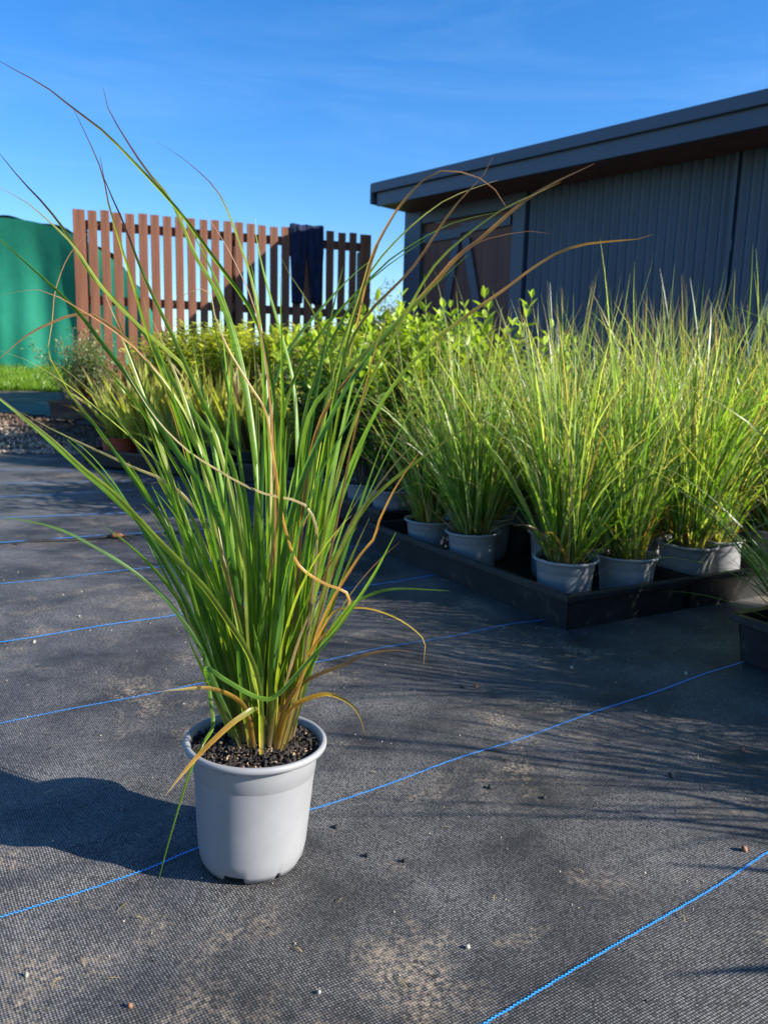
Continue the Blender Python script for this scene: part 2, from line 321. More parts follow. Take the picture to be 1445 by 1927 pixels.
# ------------------------------------------------------------------ small stones, gravel, grass on the lawn
def rocks(name, P, S, C, mat, seed=0, flat=1.0):
    r = np.random.default_rng(seed)
    ph = (1+5**.5)/2
    iv = np.array([(-1, ph, 0), (1, ph, 0), (-1, -ph, 0), (1, -ph, 0), (0, -1, ph), (0, 1, ph), (0, -1, -ph), (0, 1, -ph), (ph, 0, -1), (ph, 0, 1), (-ph, 0, -1), (-ph, 0, 1)])/1.902
    jf = np.array([(0, 11, 5), (0, 5, 1), (0, 1, 7), (0, 7, 10), (0, 10, 11), (1, 5, 9), (5, 11, 4), (11, 10, 2), (10, 7, 6), (7, 1, 8), (3, 9, 4), (3, 4, 2), (3, 2, 6), (3, 6, 8), (3, 8, 9), (4, 9, 5), (2, 4, 11), (6, 2, 10), (8, 6, 7), (9, 8, 1)])
    n = len(P); jit = 1+r.uniform(-.28, .28, (n, 12, 1))*(1 if flat == 1 else 1.7); V = iv[None]*jit
    q = r.normal(size=(n, 3, 3)); q, _ = np.linalg.qr(q)
    V = V*np.stack([np.ones(n), r.uniform(.6, 1, n)*flat, r.uniform(.4, .8, n)*flat*flat], -1)[:, None]
    V = np.einsum('nij,nkj->nki', q, V)*np.asarray(S)[:, None, None]+np.asarray(P)[:, None]
    Fc = (jf[None]+(np.arange(n)*12)[:, None, None]).reshape(-1, 3)
    return mesh(name, V.reshape(-1, 3), Fc, mat, cols=np.repeat(np.asarray(C), 12, axis=0))
r_ = np.random.default_rng(5); n = 8500
gx = r_.uniform(-5.6, -2.15, n); gy = r_.uniform(6.02, 7.6, n)
edge = (gx-eA[0])*en[0]+(gy-eA[1])*en[1]
k = (edge < 0.03) & (gy > 6.08+0.10*(gx+3.0)*0+0.02*np.sin(9*gx)); gx, gy = gx[k], gy[k]; n = len(gx)
gs = r_.uniform(0.008, 0.022, n); dirty = sstep(-0.42, -0.12, (gx-eA[0])*en[0]+(gy-eA[1])*en[1])[:, None]
gc = np.array([0.34, 0.27, 0.20])*r_.uniform(.55, 1.35, (n, 1))+r_.uniform(-.02, .03, (n, 3)); gc = gc*(1-dirty)+dirty*np.array([0.09, 0.06, 0.04])*r_.uniform(.5, 1.4, (n, 1))
tag(obj('gravel', rocks('gravel', np.stack([gx, gy, terrain(gx, gy)-0.005], -1), gs, gc, MAT['stone'], 3)), 'strip of pale brown gravel at the foot of the mat bank', 'gravel', kind='stuff')

def ribbons(P, W, side, C, fold=0.0):
    """P n,m,3 centre lines; W n,m widths; side n,m,3 unit width directions; C n,m,3 colours -> verts, faces, cols (V-folded when fold > 0)"""
    n, m = W.shape; hw = (W*0.5)[..., None]
    if fold:
        T = np.gradient(P, axis=1); T /= np.linalg.norm(T, axis=-1, keepdims=True)+1e-9
        nr = np.cross(T, side); lo = P-nr*hw*fold*2
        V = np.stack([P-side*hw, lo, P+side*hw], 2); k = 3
        Cc = np.stack([C*1.25, C*0.82, C*1.05], 2)  # light and shade of the fold put into the colour: bright margins, dark midrib
    else:
        V = np.stack([P-side*hw, P+side*hw], 2); k = 2; Cc = np.repeat(C[:, :, None], 2, 2)
    b = (np.arange(n)*m*k)[:, None, None]+(np.arange(m-1)*k)[None, :, None]+np.arange(k-1)[None, None]
    Fc = np.stack([b, b+1, b+1+k, b+k], -1).reshape(-1, 4)
    return V.reshape(-1, 3), Fc, Cc.reshape(-1, 3)
n = 26000; r_ = np.random.default_rng(8)
bx = r_.uniform(-7.5, -1.5, n); by = 8.7+3.0*r_.random(n)**1.6+0.05*np.sin(4*bx); th = r_.uniform(0, 6.28, n)
Pb = np.stack([bx, by, terrain(bx, by)-0.005], -1); hgt = r_.uniform(0.05, 0.13, n); lean = r_.normal(0, .35, (n, 2))*hgt[:, None]
s = np.array([0, .5, 1.0]); Pl = Pb[:, None]+np.stack([lean[:, 0:1]*s**2, lean[:, 1:2]*s**2, hgt[:, None]*s], -1)
Wl = np.full((n, 3), 0.011)*np.array([1, .8, .1]); sd = np.stack([np.cos(th), np.sin(th), th*0], -1)[:, None].repeat(3, 1)
Cl = (np.array([0.125, 0.24, 0.02])*r_.uniform(.6, 1.5, (n, 1))+r_.uniform(0, .03, (n, 1))*np.array([1.5, .7, .2]))[:, None].repeat(3, 1)
V, Fc, Cc = ribbons(Pl, Wl, sd, Cl)
tag(obj('lawn_grass', mesh('lawn_grass', V, Fc, MAT['blade'], Cc)), 'short bright green lawn grass below the shade cloth tunnel', 'grass', kind='stuff')

# ------------------------------------------------------------------ shed
Cn = atY(710, 348, 7.4); Dn = atY(1445, 187, 4.93); e3 = Dn-Cn; e3[2] = 0; e3 /= np.linalg.norm(e3); n3 = np.array([-e3[1], e3[0], 0.0])
ZT = 2.385                                                       # top of fascia
shed = empty('garden_shed', (Cn[0], Cn[1], 0), (0, 0, math.atan2(e3[1], e3[0])))   # local x along the eave, y inwards
tag(shed, 'long charcoal corrugated steel shed with brown door and deep eaves', 'shed')
LEN, OVX, OVY, DEP = 9.0, 0.12, 0.43, 3.2
def wx(px, py=520):                                              # local x on the wall plane under a pixel
    W0 = Cn+n3*OVY; p = onplane(px, py, W0, n3); return float(np.dot(p-Cn, e3))
ROOFTILT = 0.035
m = MB()                                                          # roof slab, falling away to the back
m.add([(-0.02, -0.03, ZT+.0), (LEN, -0.03, ZT), (LEN, DEP+.4, ZT-.12), (-0.02, DEP+.4, ZT-.12), (-0.02, -0.03, ZT-.045), (LEN, -.03, ZT-.045), (LEN, DEP+.4, ZT-.165), (-.02, DEP+.4, ZT-.165)],
      [(0, 1, 2, 3), (4, 7, 6, 5), (0, 4, 5, 1), (1, 5, 6, 2), (2, 6, 7, 3), (3, 7, 4, 0)])
roof = m.build('roof', MAT['fascia'], shed)
m = MB(); m.box((LEN/2-.01, -0.042, ZT-.036), (LEN+.04, .024, .085)); m.box((-0.032, DEP/2+.1, ZT-.085), (.024, DEP+.3, .17)); m.build('flashing', MAT['fascia'], roof, bevel=.004)
m = MB(); m.box((LEN/2, -0.006, ZT-.125), (LEN-.04, .028, .135)); m.build('fascia', MAT['fascia'], roof, bevel=.003)
m = MB(); m.box((LEN/2, OVY/2+.004, ZT-.178), (LEN-.05, OVY-.012, .018)); m.build('soffit', MAT['soffit'], roof)
ZW = ZT-.17
x_c, x_d0, x_d1, x_w = wx(763), wx(793), wx(963), wx(986)
m = MB(); m.box((x_c+(x_d0-x_c)/2, OVY-.012, ZW/2), (x_d0-x_c, .05, ZW)); m.build('corner_flashing', MAT['steel'], shed, bevel=.004)
m = MB(); m.box((x_c+.012, OVY+DEP/2+.02, ZW/2-.02), (.024, DEP, ZW-.04)); m.build('side_wall', MAT['steel'], shed)
m = MB(); m.box((LEN/2, OVY+DEP, ZW/2-.05), (LEN-.5, .03, ZW-.1)); m.build('back_wall', MAT['steel'], shed)
m = MB(); m.box(((x_d1+x_w)/2, OVY-.012, ZW/2), (x_w-x_d1, .05, ZW)); m.build('door_jamb', MAT['steel'], shed, bevel=.004)
z_lint = float(onplane(880, 408, Cn+n3*OVY, n3)[2])
m = MB(); m.box(((x_d0+x_d1)/2, OVY-.008, (z_lint+ZW)/2), (x_d1-x_d0-.002, .04, ZW-z_lint)); m.build('lintel', MAT['steel'], shed, bevel=.004)
def corrug(x0, x1, pitch, amp, name):
    nn = int((x1-x0)/pitch*8); X = np.linspace(x0, x1, nn+1); Y = OVY+.004+amp*np.cos(2*math.pi*(X-x0)/pitch)
    V = np.concatenate([np.stack([X, Y, np.full(nn+1, .0)], -1), np.stack([X, Y, np.full(nn+1, ZW)], -1)]); i = np.arange(nn)
    return obj(name, mesh(name, V, np.stack([i, i+1, i+2+nn, i+1+nn], -1), MAT['steel'], smooth=True), shed)
x_lap = wx(1368, 500)
corrug(x_w-.005, x_lap, .076, .0115, 'corrugated_sheet'); corrug(x_lap+.004, LEN-.3, .076, .0115, 'corrugated_sheet')
m = MB(); m.box((x_lap+.002, OVY-.012, ZW/2), (.022, .012, ZW-.01)); m.build('sheet_lap', MAT['steel'], shed)
# door: brown boards with charcoal ledges and an A brace
door = empty('door'); door.parent = shed
dw = x_d1-x_d0; nb = 6
for i in range(nb):
    m = MB(); m.box((x_d0+dw*(i+.5)/nb, OVY+.022, z_lint/2+.01), (dw/nb-.003, .02, z_lint-.02)); m.build('board', MAT['doorbrown'], door)
def dz(px, py): p = onplane(px, py, Cn+n3*(OVY), n3); return float(np.dot(p-Cn, e3)), float(p[2])
def brace(a, b, w, off=.0):
    (xa, za), (xb, zb) = a, b; L_ = math.hypot(xb-xa, zb-za); ang = math.atan2(zb-za, xb-xa)
    m = MB(); m.box((0, 0, 0), (L_, .02, w)); m.build('brace', MAT['steel'], door, bevel=.002, loc=((xa+xb)/2, OVY-.001-off, (za+zb)/2), rot=(0, -ang, 0))
xm = dz(868, 450)[0]
brace(dz(795, 450), (xm, dz(868, 437)[1]), .085); brace((xm, dz(868, 430)[1]), dz(962, 414), .085, .004)
zmid = dz(868, 440)[1]-.05
brace((xm-.05, zmid), (x_d0+.12, .15), .085, .006); brace((xm+.06, zmid), (x_d1-.05, .15), .085, .008)
m = MB(); m.box(((x_d0+x_d1)/2-.05, OVY-.004, dz(868, 590)[1]), (.14, .016, .08)); m.build('latch', MAT['steel'], door, bevel=.003)
# leaning pipe at the wall
pA = onplane(1396, 705, Cn+n3*(OVY-.30), n3); pB = onplane(1450, 545, Cn+n3*(OVY-.05), n3); dr = (pB-pA)/np.linalg.norm(pB-pA); pA = pA-dr*((pA[2]-0.0)/dr[2]); pB = pB+dr*.5
m = MB(); m.tube([pA, pB], .018, 10); tag(m.build('metal_pipe', MAT['metal'], smooth=True), 'slanting grey metal pipe leaning on the corrugated shed wall', 'pipe')

# ------------------------------------------------------------------ fence
FA = atY(141, 393, 7.05); FB = atY(698, 441, 7.9); fe = FB-FA; fe[2] = 0; FL = np.linalg.norm(fe); fe /= FL; fn = np.array([-fe[1], fe[0], 0])
fence = empty('picket_fence', (FA[0], FA[1], 0), (0, 0, math.atan2(fe[1], fe[0])))
tag(fence, 'brown stained timber picket fence with dark garment hung on it', 'fence')
def fx(px): return float(np.dot(onplane(px, 500, FA, fn)-FA, fe))
lefts = [141, 169, 192, 215, 239, 262.5, 285.5, 308, 331, 353.5, 376.5, 398.5, 421, 443, 465.5, 487, 508.5, 530, 551, 572, 593, 614, 635.5, 657, 677.5]
rights = [164, 186, 208.5, 232, 256, 279.5, 302, 324, 346, 369, 391, 413.5, 436, 458, 480, 501, 523, 545, 566, 587, 608, 628, 649, 670, 697.5]
r_ = random.Random(4); ztop = (FA[2]+FB[2])/2
gz = lambda i: 0.28*(1-i/26)+0.05
for i, (a, b) in enumerate(zip(lefts, rights)):
    xa, xb = fx(a), fx(b); zt = ztop+r_.uniform(-.008, .008); zb = gz(i)
    m = MB(); m.box((0, 0, 0), (xb-xa, .020, zt-zb)); m.build('picket', MAT['timber'], fence, bevel=.002, loc=((xa+xb)/2, r_.uniform(-.002, .002), (zt+zb)/2), rot=(0, r_.uniform(-.004, .004), 0))
for px, py in ((300, 427), (300, 565), (300, 690)):
    zc = float(onplane(px, py+6, FA, fn)[2])
    m = MB(); m.box((FL/2, .036, zc), (FL-.01, .045, .075)); m.build('rail', MAT['timber_dark'], fence, bevel=.002)
for x in (.05, FL*.5, FL-.05):
    m = MB(); m.box((x, .108, .98), (.09, .09, 1.80)); m.build('post', MAT['timber_dark'], fence, bevel=.003)
# trousers hung over the fence
def trousers():
    x0, x1 = fx(546), fx(606); zt = ztop+.022; z_leg = [float(onplane(556, 572, FA, fn)[2]), float(onplane(597, 574, FA, fn)[2])]
    W_ = x1-x0; V, Fc = [], []
    def sheet(xa, xb, zb, ph, zs, split):
        nu, nv = 14, 26; base = len(V)
        path = []                                                # down the back, over the top, down the front
        for j in range(nv):
            t = j/(nv-1)
            if t < .22: path.append((.032, zt-.28*(1-t/.22)))
            elif t < .32: a = math.pi*(t-.22)/.10; path.append((.032*math.cos(a), zt+.012*math.sin(a)))
            else: path.append((-.032, zt-(zt-zb)*(t-.32)/.68))
        for j, (yy, zz) in enumerate(path):
            low = max(0, (zt-zz)/(zt-zb)) if yy < 0 else 0
            for i_ in range(nu):
                s_ = i_/(nu-1); tp = 1-.55*max(0, low-.30)
                xc = (xa+xb)/2+(split*.018*low); xx = xc+(s_-.5)*(xb-xa)*tp
                fold = .010*math.sin(s_*9+ph+low*2.5)+.006*math.sin(s_*21+ph*2-low*4)
                bulge = .02*math.sin(math.pi*s_)*low
                V.append((xx, yy+(fold-bulge if yy < 0 else -fold*.3), zz+.006*math.sin(s_*7+ph)))
        for j in range(nv-1):
            for i_ in range(nu-1): q = base+j*nu+i_; Fc.append((q, q+1, q+1+nu, q+nu))
    sheet(x0, x0+W_*.51, z_leg[0], .4, zt, -1); sheet(x0+W_*.49, x1, z_leg[1], 2.1, zt, 1)
    me = mesh('trousers', V, Fc, MAT['denim'], smooth=True)
    o = obj('trousers', me, None, fence.location, fence.rotation_euler)
    md = o.modifiers.new('thick', 'SOLIDIFY'); md.thickness = .006; md.offset = 0
    return tag(o, 'dark navy trousers hung over the top of the picket fence', 'trousers')
trousers()

# ------------------------------------------------------------------ shade cloth tunnel on the lawn
def tunnel():
    YT = 11.4; root = empty('shade_tunnel', (-4.5, YT, .6)); tag(root, 'green shade cloth stretched over a rounded tunnel frame', 'tunnel')
    xr = atY(312, 640, YT)[0]; ztop_ = atY(60, 412, YT)[2]; xl = xr-4.6
    r = np.random.default_rng(3); nu, nv = 90, 40; V = []
    for j in range(nv):
        dpt = j/(nv-1)*5.0
        for i in range(nu):
            a = i/(nu-1); ang = math.pi*a
            cx = (xl+xr)/2; hw_ = (xr-xl)/2; c = math.cos(ang); s_ = math.sin(ang)
            x = cx-hw_*c-.42*dpt; z = .55+(ztop_-.55)*abs(s_)**.85
            nrm = .025*math.sin(x*9+dpt*2)+.02*math.sin(17*ang+dpt*3)+.03*math.cos(dpt*math.pi*2/1.6)
            V.append((x+nrm*-c+4.5, dpt+.02*math.sin(5*x), z+nrm*.6-.6+.08*dpt/5))
    i = (np.arange(nu-1)[None]+np.arange(nv-1)[:, None]*nu); Fc = np.stack([i, i+1, i+1+nu, i+nu], -1).reshape(-1, 4)
    obj('cover', mesh('cover', V, Fc, MAT['cloth'], smooth=True), root)
    # end wall, hanging in folds
    V = []; nu2, nv2 = 120, 30
    for j in range(nv2):
        t = j/(nv2-1)
        for i_ in range(nu2):
            a = i_/(nu2-1); ang = math.pi*a; c = math.cos(ang); s_ = math.sin(ang)
            x = (xl+xr)/2-(xr-xl)/2*c; zt_ = .55+(ztop_-.55)*abs(s_)**.85
            z = .5+(zt_-.5)*t
            y = -.03+.045*math.sin(x*6.3+1.2*t+.8*math.sin(x*2))*(1-.55*t)+.03*math.sin(x*15+2*t)*(1-t)-.12*(1-t)**2+.05*math.sin(t*5+x*1.5)
            V.append((x+4.5, y, z-.6))
    i = (np.arange(nu2-1)[None]+np.arange(nv2-1)[:, None]*nu2); Fc = np.stack([i, i+1, i+1+nu2, i+nu2], -1).reshape(-1, 4)
    obj('end_wall', mesh('end_wall', V, Fc, MAT['cloth'], smooth=True), root)
    for dpt in (0.02, 1.6, 3.2, 4.8):
        pts = []
        for i_ in range(25):
            ang = math.pi*i_/24; c = math.cos(ang); s_ = math.sin(ang)
            pts.append(((xl+xr)/2-(xr-xl)/2*c*.985+4.5-.42*dpt, dpt+.03, (.5+(ztop_-.55)*abs(s_)**.85)*.99-.6))
        m = MB(); m.tube(pts, .02, 6); m.build('hoop', MAT['metal'], root, smooth=True)
tunnel()

# ------------------------------------------------------------------ pots, trays
def lathe(prof, nseg, zmod=None):
    V, Fc = [], []
    for (r, z) in prof:
        for k in range(nseg):
            a = 2*math.pi*k/nseg; zz = z; rr = r
            if zmod: rr, zz = zmod(a, r, z)
            V.append((rr*math.cos(a), rr*math.sin(a), zz))
    for j in range(len(prof)-1):
        for k in range(nseg): Fc.append((j*nseg+k, j*nseg+(k+1) % nseg, (j+1)*nseg+(k+1) % nseg, (j+1)*nseg+k))
    return V, Fc
def pot_meshes(sc_, H, nseg, mat, notch=True, name='pot'):
    fa = -80.0
    cuts = [(fa-33, fa-9), (fa+27.5, fa+30.5), (fa-100, fa-76), (fa+58, fa+80), (fa+120, fa+145), (fa-165, fa-140)]
    def zm(a, r, z):
        d = math.degrees(a)
        if notch and z < .004 and r > .055:
            for lo, hi in cuts:
                q = (d-lo) % 360
                if q <= hi-lo: return r+.0015, .0075
        return r, z
    body = [(0.0005, .007), (.058, .0065), (.060, .0), (.0655, 0), (.0700, .010), (.0728, .026), (.0765, .075), (.0803, .1270), (.0805, .1285), (.0816, .1300), (.0832, .158)]
    inner = [(.0865, .1660), (.0835, .154), (.081, .135)]
    rim = [(.0832, .158), (.0895, .1595), (.0935, .1612), (.0950, .1640), (.0948, .1675), (.0930, .1695), (.0905, .1700), (.0880, .1690), (.0865, .1660)]
    kz = H/.17
    def mk(prof, nm, zmod=None):
        V, Fc = lathe([(r*sc_, z*kz) for r, z in prof], nseg, zmod)
        return mesh(nm, V, Fc, mat, smooth=True)
    pm = mk(body, name, zm)
    rm = mk(rim+inner[1:], 'rim')
    return pm, rm
def soil_mesh(R, z, seed, nr=10, ns=40):
    r = np.random.default_rng(seed); V, Fc = [(0, 0, z+.004)], []
    for j in range(1, nr+1):
        for k in range(ns):
            a = 2*math.pi*k/ns; rr = R*j/nr; V.append((rr*math.cos(a), rr*math.sin(a), z+(.004-.005*(j/nr)**2)+r.uniform(-.0015, .0015)))
    for k in range(ns): Fc.append((0, 1+k, 1+(k+1) % ns))
    for j in range(nr-1):
        for k in range(ns): a = 1+j*ns+k; b = 1+j*ns+(k+1) % ns; Fc.append((a, a+ns, b+ns, b))
    return mesh('soil', V, Fc, MAT['soil'], smooth=True)
potmesh, rimmesh = pot_meshes(1.0, .155, 48, MAT['pot'])
soils = [soil_mesh(.0805, .138, s) for s in range(3)]
r_ = np.random.default_rng(21)
def chips(n, R, z, smin, smax, seed):
    r = np.random.default_rng(seed); a = r.uniform(0, 6.28, n); q = R*np.sqrt(r.random(n))
    P = np.stack([q*np.cos(a), q*np.sin(a), z+.003-.004*(q/R)**2+r.uniform(-.001, .003, n)], -1)
    light = r.random(n) < .17
    C = np.where(light[:, None], np.array([.32, .22, .13])*r.uniform(.35, 1.3, (n, 1)), np.array([.012, .009, .008])*r.uniform(.3, 2.8, (n, 1)))
    S = r.uniform(smin, smax, n)*np.where(light, .8, 1)*np.where(r.random(n) < .08, 1.5, 1)
    return rocks('bark_chips', P, S*1.15, C, MAT['stone'], seed, flat=.66)
chip_small = [chips(260, .076, .1385, .0025, .006, s) for s in (1, 2)]

def tray(name, x0, y0, ang, LX, LY, H, label, group=None, mat=None, z0=0.0, mesh_cache={}):
    """open plastic tray: floor, four drafted walls, a turned-down rim; origin at its front corner"""
    root = empty(name, (x0, y0, z0), (0, 0, ang)); tag(root, label, 'tray', group)
    m_ = mat or MAT['tray']; t = .004; dft = .012
    def wall(a, b, nm='wall'):
        (xa, ya), (xb, yb) = a, b; d = Vector((xb-xa, yb-ya, 0)); L_ = d.length; d.normalize(); nn = Vector((d.y, -d.x, 0))   # outward
        A, B = Vector((xa, ya, 0)), Vector((xb, yb, 0)); mm = MB()
        At, Bt = A+nn*dft-d*dft, B+nn*dft+d*dft; zt = Vector((0, 0, H))
        mm.add([A, B, Bt+zt, At+zt, A-nn*t, B-nn*t, Bt+zt-nn*t, At+zt-nn*t], [(0, 1, 2, 3), (5, 4, 7, 6), (0, 4, 5, 1), (3, 2, 6, 7), (1, 5, 6, 2), (0, 3, 7, 4)])
        mm.build(nm, m_, root)
        r = MB(); R = Matrix.Rotation(math.atan2(d.y, d.x), 3, 'Z'); mid = (At+Bt)/2
        r.box(mid+nn*.005+Vector((0, 0, H+.0015)), ((Bt-At).length+.016, .018, .005), R)
        r.box(mid+nn*.0125+Vector((0, 0, H-.007)), ((Bt-At).length+.020, .004, .015), R)
        r.build('rim', m_, root, bevel=.0008)
    wall((0, 0), (LX, 0)); wall((LX, 0), (LX, LY)); wall((LX, LY), (0, LY)); wall((0, LY), (0, 0))
    fl = MB(); fl.box((LX/2, LY/2, .003), (LX-.006, LY-.006, .004)); fl.build('floor', m_, root)
    return root

# ------------------------------------------------------------------ plants: generators
GREEN, DARK, YEL, STRAW, BROWN, ORANGE, PURP = [np.array(c) for c in ((.135, .245, .026), (.06, .145, .026), (.27, .33, .05), (.50, .38, .19), (.32, .165, .075), (.55, .30, .06), (.12, .055, .06))]
def clump(n, L0, L1, seed, r0=.04, w=(.0028, .0052), tilt=.33, bend=.75, m=9, pal='grass', zb=.138, dead=.06, tips=.4, low=0):
    r = np.random.default_rng(seed)
    a = r.uniform(0, 2*math.pi, n); q = r0*np.sqrt(r.random(n)); base = np.stack([q*np.cos(a), q*np.sin(a), np.full(n, zb-.01)], -1)
    az = a+r.normal(0, 1.2, n); Ln = np.where(r.random(n) < .76, r.uniform(L0, L0+.58*(L1-L0), n), r.uniform(L0+.5*(L1-L0), L1, n))*np.where(r.random(n) < .06, 1.15, 1); th0 = np.abs(r.normal(0, tilt, n))*(.35+.65*q/r0)+.02
    bd = np.abs(r.normal(0, bend, n))*r.uniform(.3, 1, n)*np.where(r.random(n) < .3, 1.7, .8)
    if low: Ln[:low] = r.uniform(.10, .26, low); th0[:low] = r.uniform(.35, 1.0, low); bd[:low] = r.uniform(.6, 1.9, low)
    s = np.linspace(0, 1, m)
    th = th0[:, None]+bd[:, None]*s[None]**2.0; th = np.minimum(th, 2.6)
    ds = (Ln/(m-1))[:, None]; hor = np.concatenate([np.zeros((n, 1)), np.cumsum(np.sin(th)[:, :-1]*ds, 1)], 1); ver = np.concatenate([np.zeros((n, 1)), np.cumsum(np.cos(th)[:, :-1]*ds, 1)], 1)
    wob = .012*np.sin(s[None]*r.uniform(3, 7, (n, 1))+r.uniform(0, 6, (n, 1)))*s[None]
    P = base[:, None]+np.stack([hor*np.cos(az)[:, None]-wob*np.sin(az)[:, None], hor*np.sin(az)[:, None]+wob*np.cos(az)[:, None], ver], -1)
    W = r.uniform(*w, n)[:, None]*np.interp(s, [0, .12, .55, .85, 1], [.75, 1, .85, .45, .06])[None]
    ph = (az+math.pi/2)[:, None]+r.normal(0, .7, n)[:, None]+r.normal(0, 1.2, n)[:, None]*s[None]
    T = np.gradient(P, axis=1); T /= np.linalg.norm(T, axis=-1, keepdims=True)
    sd = np.stack([np.cos(ph), np.sin(ph), 0*ph], -1); sd -= T*(sd*T).sum(-1, keepdims=True); sd /= np.linalg.norm(sd, axis=-1, keepdims=True)
    mixg = r.random((n, 1, 1))
    if pal == 'grass':
        c0 = GREEN*(1-mixg)+DARK*mixg; c0 = np.where(r.random((n, 1, 1)) < .42, np.array([.28, .35, .13])*.95+c0*.05, c0); tipc = np.where(r.random((n, 1, 1)) < tips, STRAW*.8, c0*1.3+np.array([.07, .065, .045]))
        bs = STRAW*.55
    elif pal == 'strap':
        c0 = np.array([.42, .42, .10])*(1-mixg)+np.array([.26, .31, .07])*mixg; tipc = np.where(r.random((n, 1, 1)) < .4, np.array([.22, .13, .06]), c0*1.1); bs = np.array([.24, .25, .07])
    sm = s[None, :, None]
    C = c0*(1-sm)+(c0*1.15+np.array([.03, .03, .008]))*sm
    kt = sstep(.68, 1.0, sm); C = C*(1-kt)+tipc*kt; kb = 1-sstep(.0, .14, sm); C = C*(1-kb)+bs*kb
    dd = r.random((n, 1, 1)) < dead; C = np.where(dd, (STRAW if pal == 'grass' else np.array([.19, .12, .06]))*r.uniform(.5, 1.05, (n, 1, 1)), C)
    if low: C[:low] = np.where(r.random((low, 1, 1)) < .4, ORANGE*.7, STRAW*.75)*r.uniform(.6, 1.1, (low, 1, 1))
    C = C*r.uniform(.7, 1.3, (n, 1, 1))
    return ribbons(P, W, sd, C, fold=.18 if pal != 'grass' else .0)
def leaves(P, D, Ln, Wd, C, r, droop=.15):
    """many small leaves: base point, direction, length, width, colour; each two quads folded along its midrib"""
    n = len(P); D = D/(np.linalg.norm(D, axis=1, keepdims=True)+1e-9)
    S = np.cross(D, np.array([0, 0, 1.0])+r.normal(0, .35, (n, 3))); S /= np.linalg.norm(S, axis=1, keepdims=True)+1e-9
    U = np.cross(S, D); Ln = Ln[:, None]; Wd = Wd[:, None]
    tip = P+D*Ln-U*Ln*droop; l1 = P+D*Ln*.35-S*Wd*.5+U*Wd*.15; l2 = P+D*Ln*.72-S*Wd*.38+U*(Wd*.1-Ln*droop*.5); r1 = P+D*Ln*.35+S*Wd*.5+U*Wd*.15; r2 = P+D*Ln*.72+S*Wd*.38+U*(Wd*.1-Ln*droop*.5)
    V = np.stack([P, l1, l2, tip, r2, r1], 1).reshape(-1, 3); b = (np.arange(n)*6)[:, None]
    Fc = np.concatenate([b+np.array([[0, 1, 2, 3]]), b+np.array([[3, 4, 5, 0]])]).astype(int)
    return V, Fc, np.repeat(C, 6, axis=0)
def shrub(kind, seed):
    r = np.random.default_rng(seed); Ps, Ds, Ls, Ws, Cs = [], [], [], [], []; stems = MB()
    if kind == 'lime': ns, H0, H1, rb, spread = 22, .46, .78, .06, .36
    elif kind == 'feathery': ns, H0, H1, rb, spread = 46, .52, .80, .08, .32
    else: ns, H0, H1, rb, spread = 26, .35, .62, .06, .36
    for i in range(ns):
        a = r.uniform(0, 6.28); q = rb*math.sqrt(r.random()); h = r.uniform(H0, H1); out = spread*r.uniform(.1, 1)*q/rb
        p0 = np.array([q*math.cos(a), q*math.sin(a), .13]); az = a+r.normal(0, .5); pts = []
        for t in np.linspace(0, 1, 7): pts.append(p0+np.array([math.cos(az)*out*t**1.4, math.sin(az)*out*t**1.4, h*t]))
        pts = np.array(pts); stems.tube(pts, list(np.linspace(.0035, .0012, 7)), 5)
        if kind == 'lime':
            k = 17
            for j in range(k):
                t = .22+.78*j/(k-1); p = np.array([np.interp(t, np.linspace(0, 1, 7), pts[:, d]) for d in range(3)])
                for sgn in (0, math.pi):
                    g = j*1.57+sgn+r.normal(0, .3); el = .35+.75*max(0, t-.75)/.25*.9+r.normal(0, .2)
                    Ps.append(p); Ds.append((math.cos(g)*math.cos(el), math.sin(g)*math.cos(el), math.sin(el))); sz = .076*(1-.30*t)*r.uniform(.7, 1.25)
                    Ls.append(sz); Ws.append(sz*.45); top = max(0, (t-.62)/.38)
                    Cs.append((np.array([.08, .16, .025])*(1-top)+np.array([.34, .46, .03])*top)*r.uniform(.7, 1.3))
        elif kind == 'feathery':
            k = 56
            for j in range(k):
                t = .30+.70*(j/(k-1))**.85; p = np.array([np.interp(t, np.linspace(0, 1, 7), pts[:, d]) for d in range(3)])
                g = j*2.4; el = .45+r.normal(0, .25)
                Ps.append(p); Ds.append((math.cos(g)*math.cos(el), math.sin(g)*math.cos(el), math.sin(el))); sz = .062*r.uniform(.7, 1.2)
                Ls.append(sz); Ws.append(sz*.2); top = max(0, (t-.55)/.45)
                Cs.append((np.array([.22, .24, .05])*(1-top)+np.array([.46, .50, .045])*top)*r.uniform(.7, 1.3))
        else:
            for j in range(60):
                t = r.uniform(.2, 1); p = np.array([np.interp(t, np.linspace(0, 1, 7), pts[:, d]) for d in range(3)])+r.normal(0, .025, 3)
                Ps.append(p); Ds.append(r.normal(0, 1, 3)+np.array([0, 0, .5])); sz = .026*r.uniform(.6, 1.3); Ls.append(sz); Ws.append(sz*.5)
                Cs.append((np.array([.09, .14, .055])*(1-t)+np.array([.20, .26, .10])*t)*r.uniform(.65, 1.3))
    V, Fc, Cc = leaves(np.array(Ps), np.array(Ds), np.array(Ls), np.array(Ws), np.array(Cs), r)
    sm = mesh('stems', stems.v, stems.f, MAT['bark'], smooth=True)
    return mesh('foliage', V, Fc, MAT['leaf'], Cc), sm

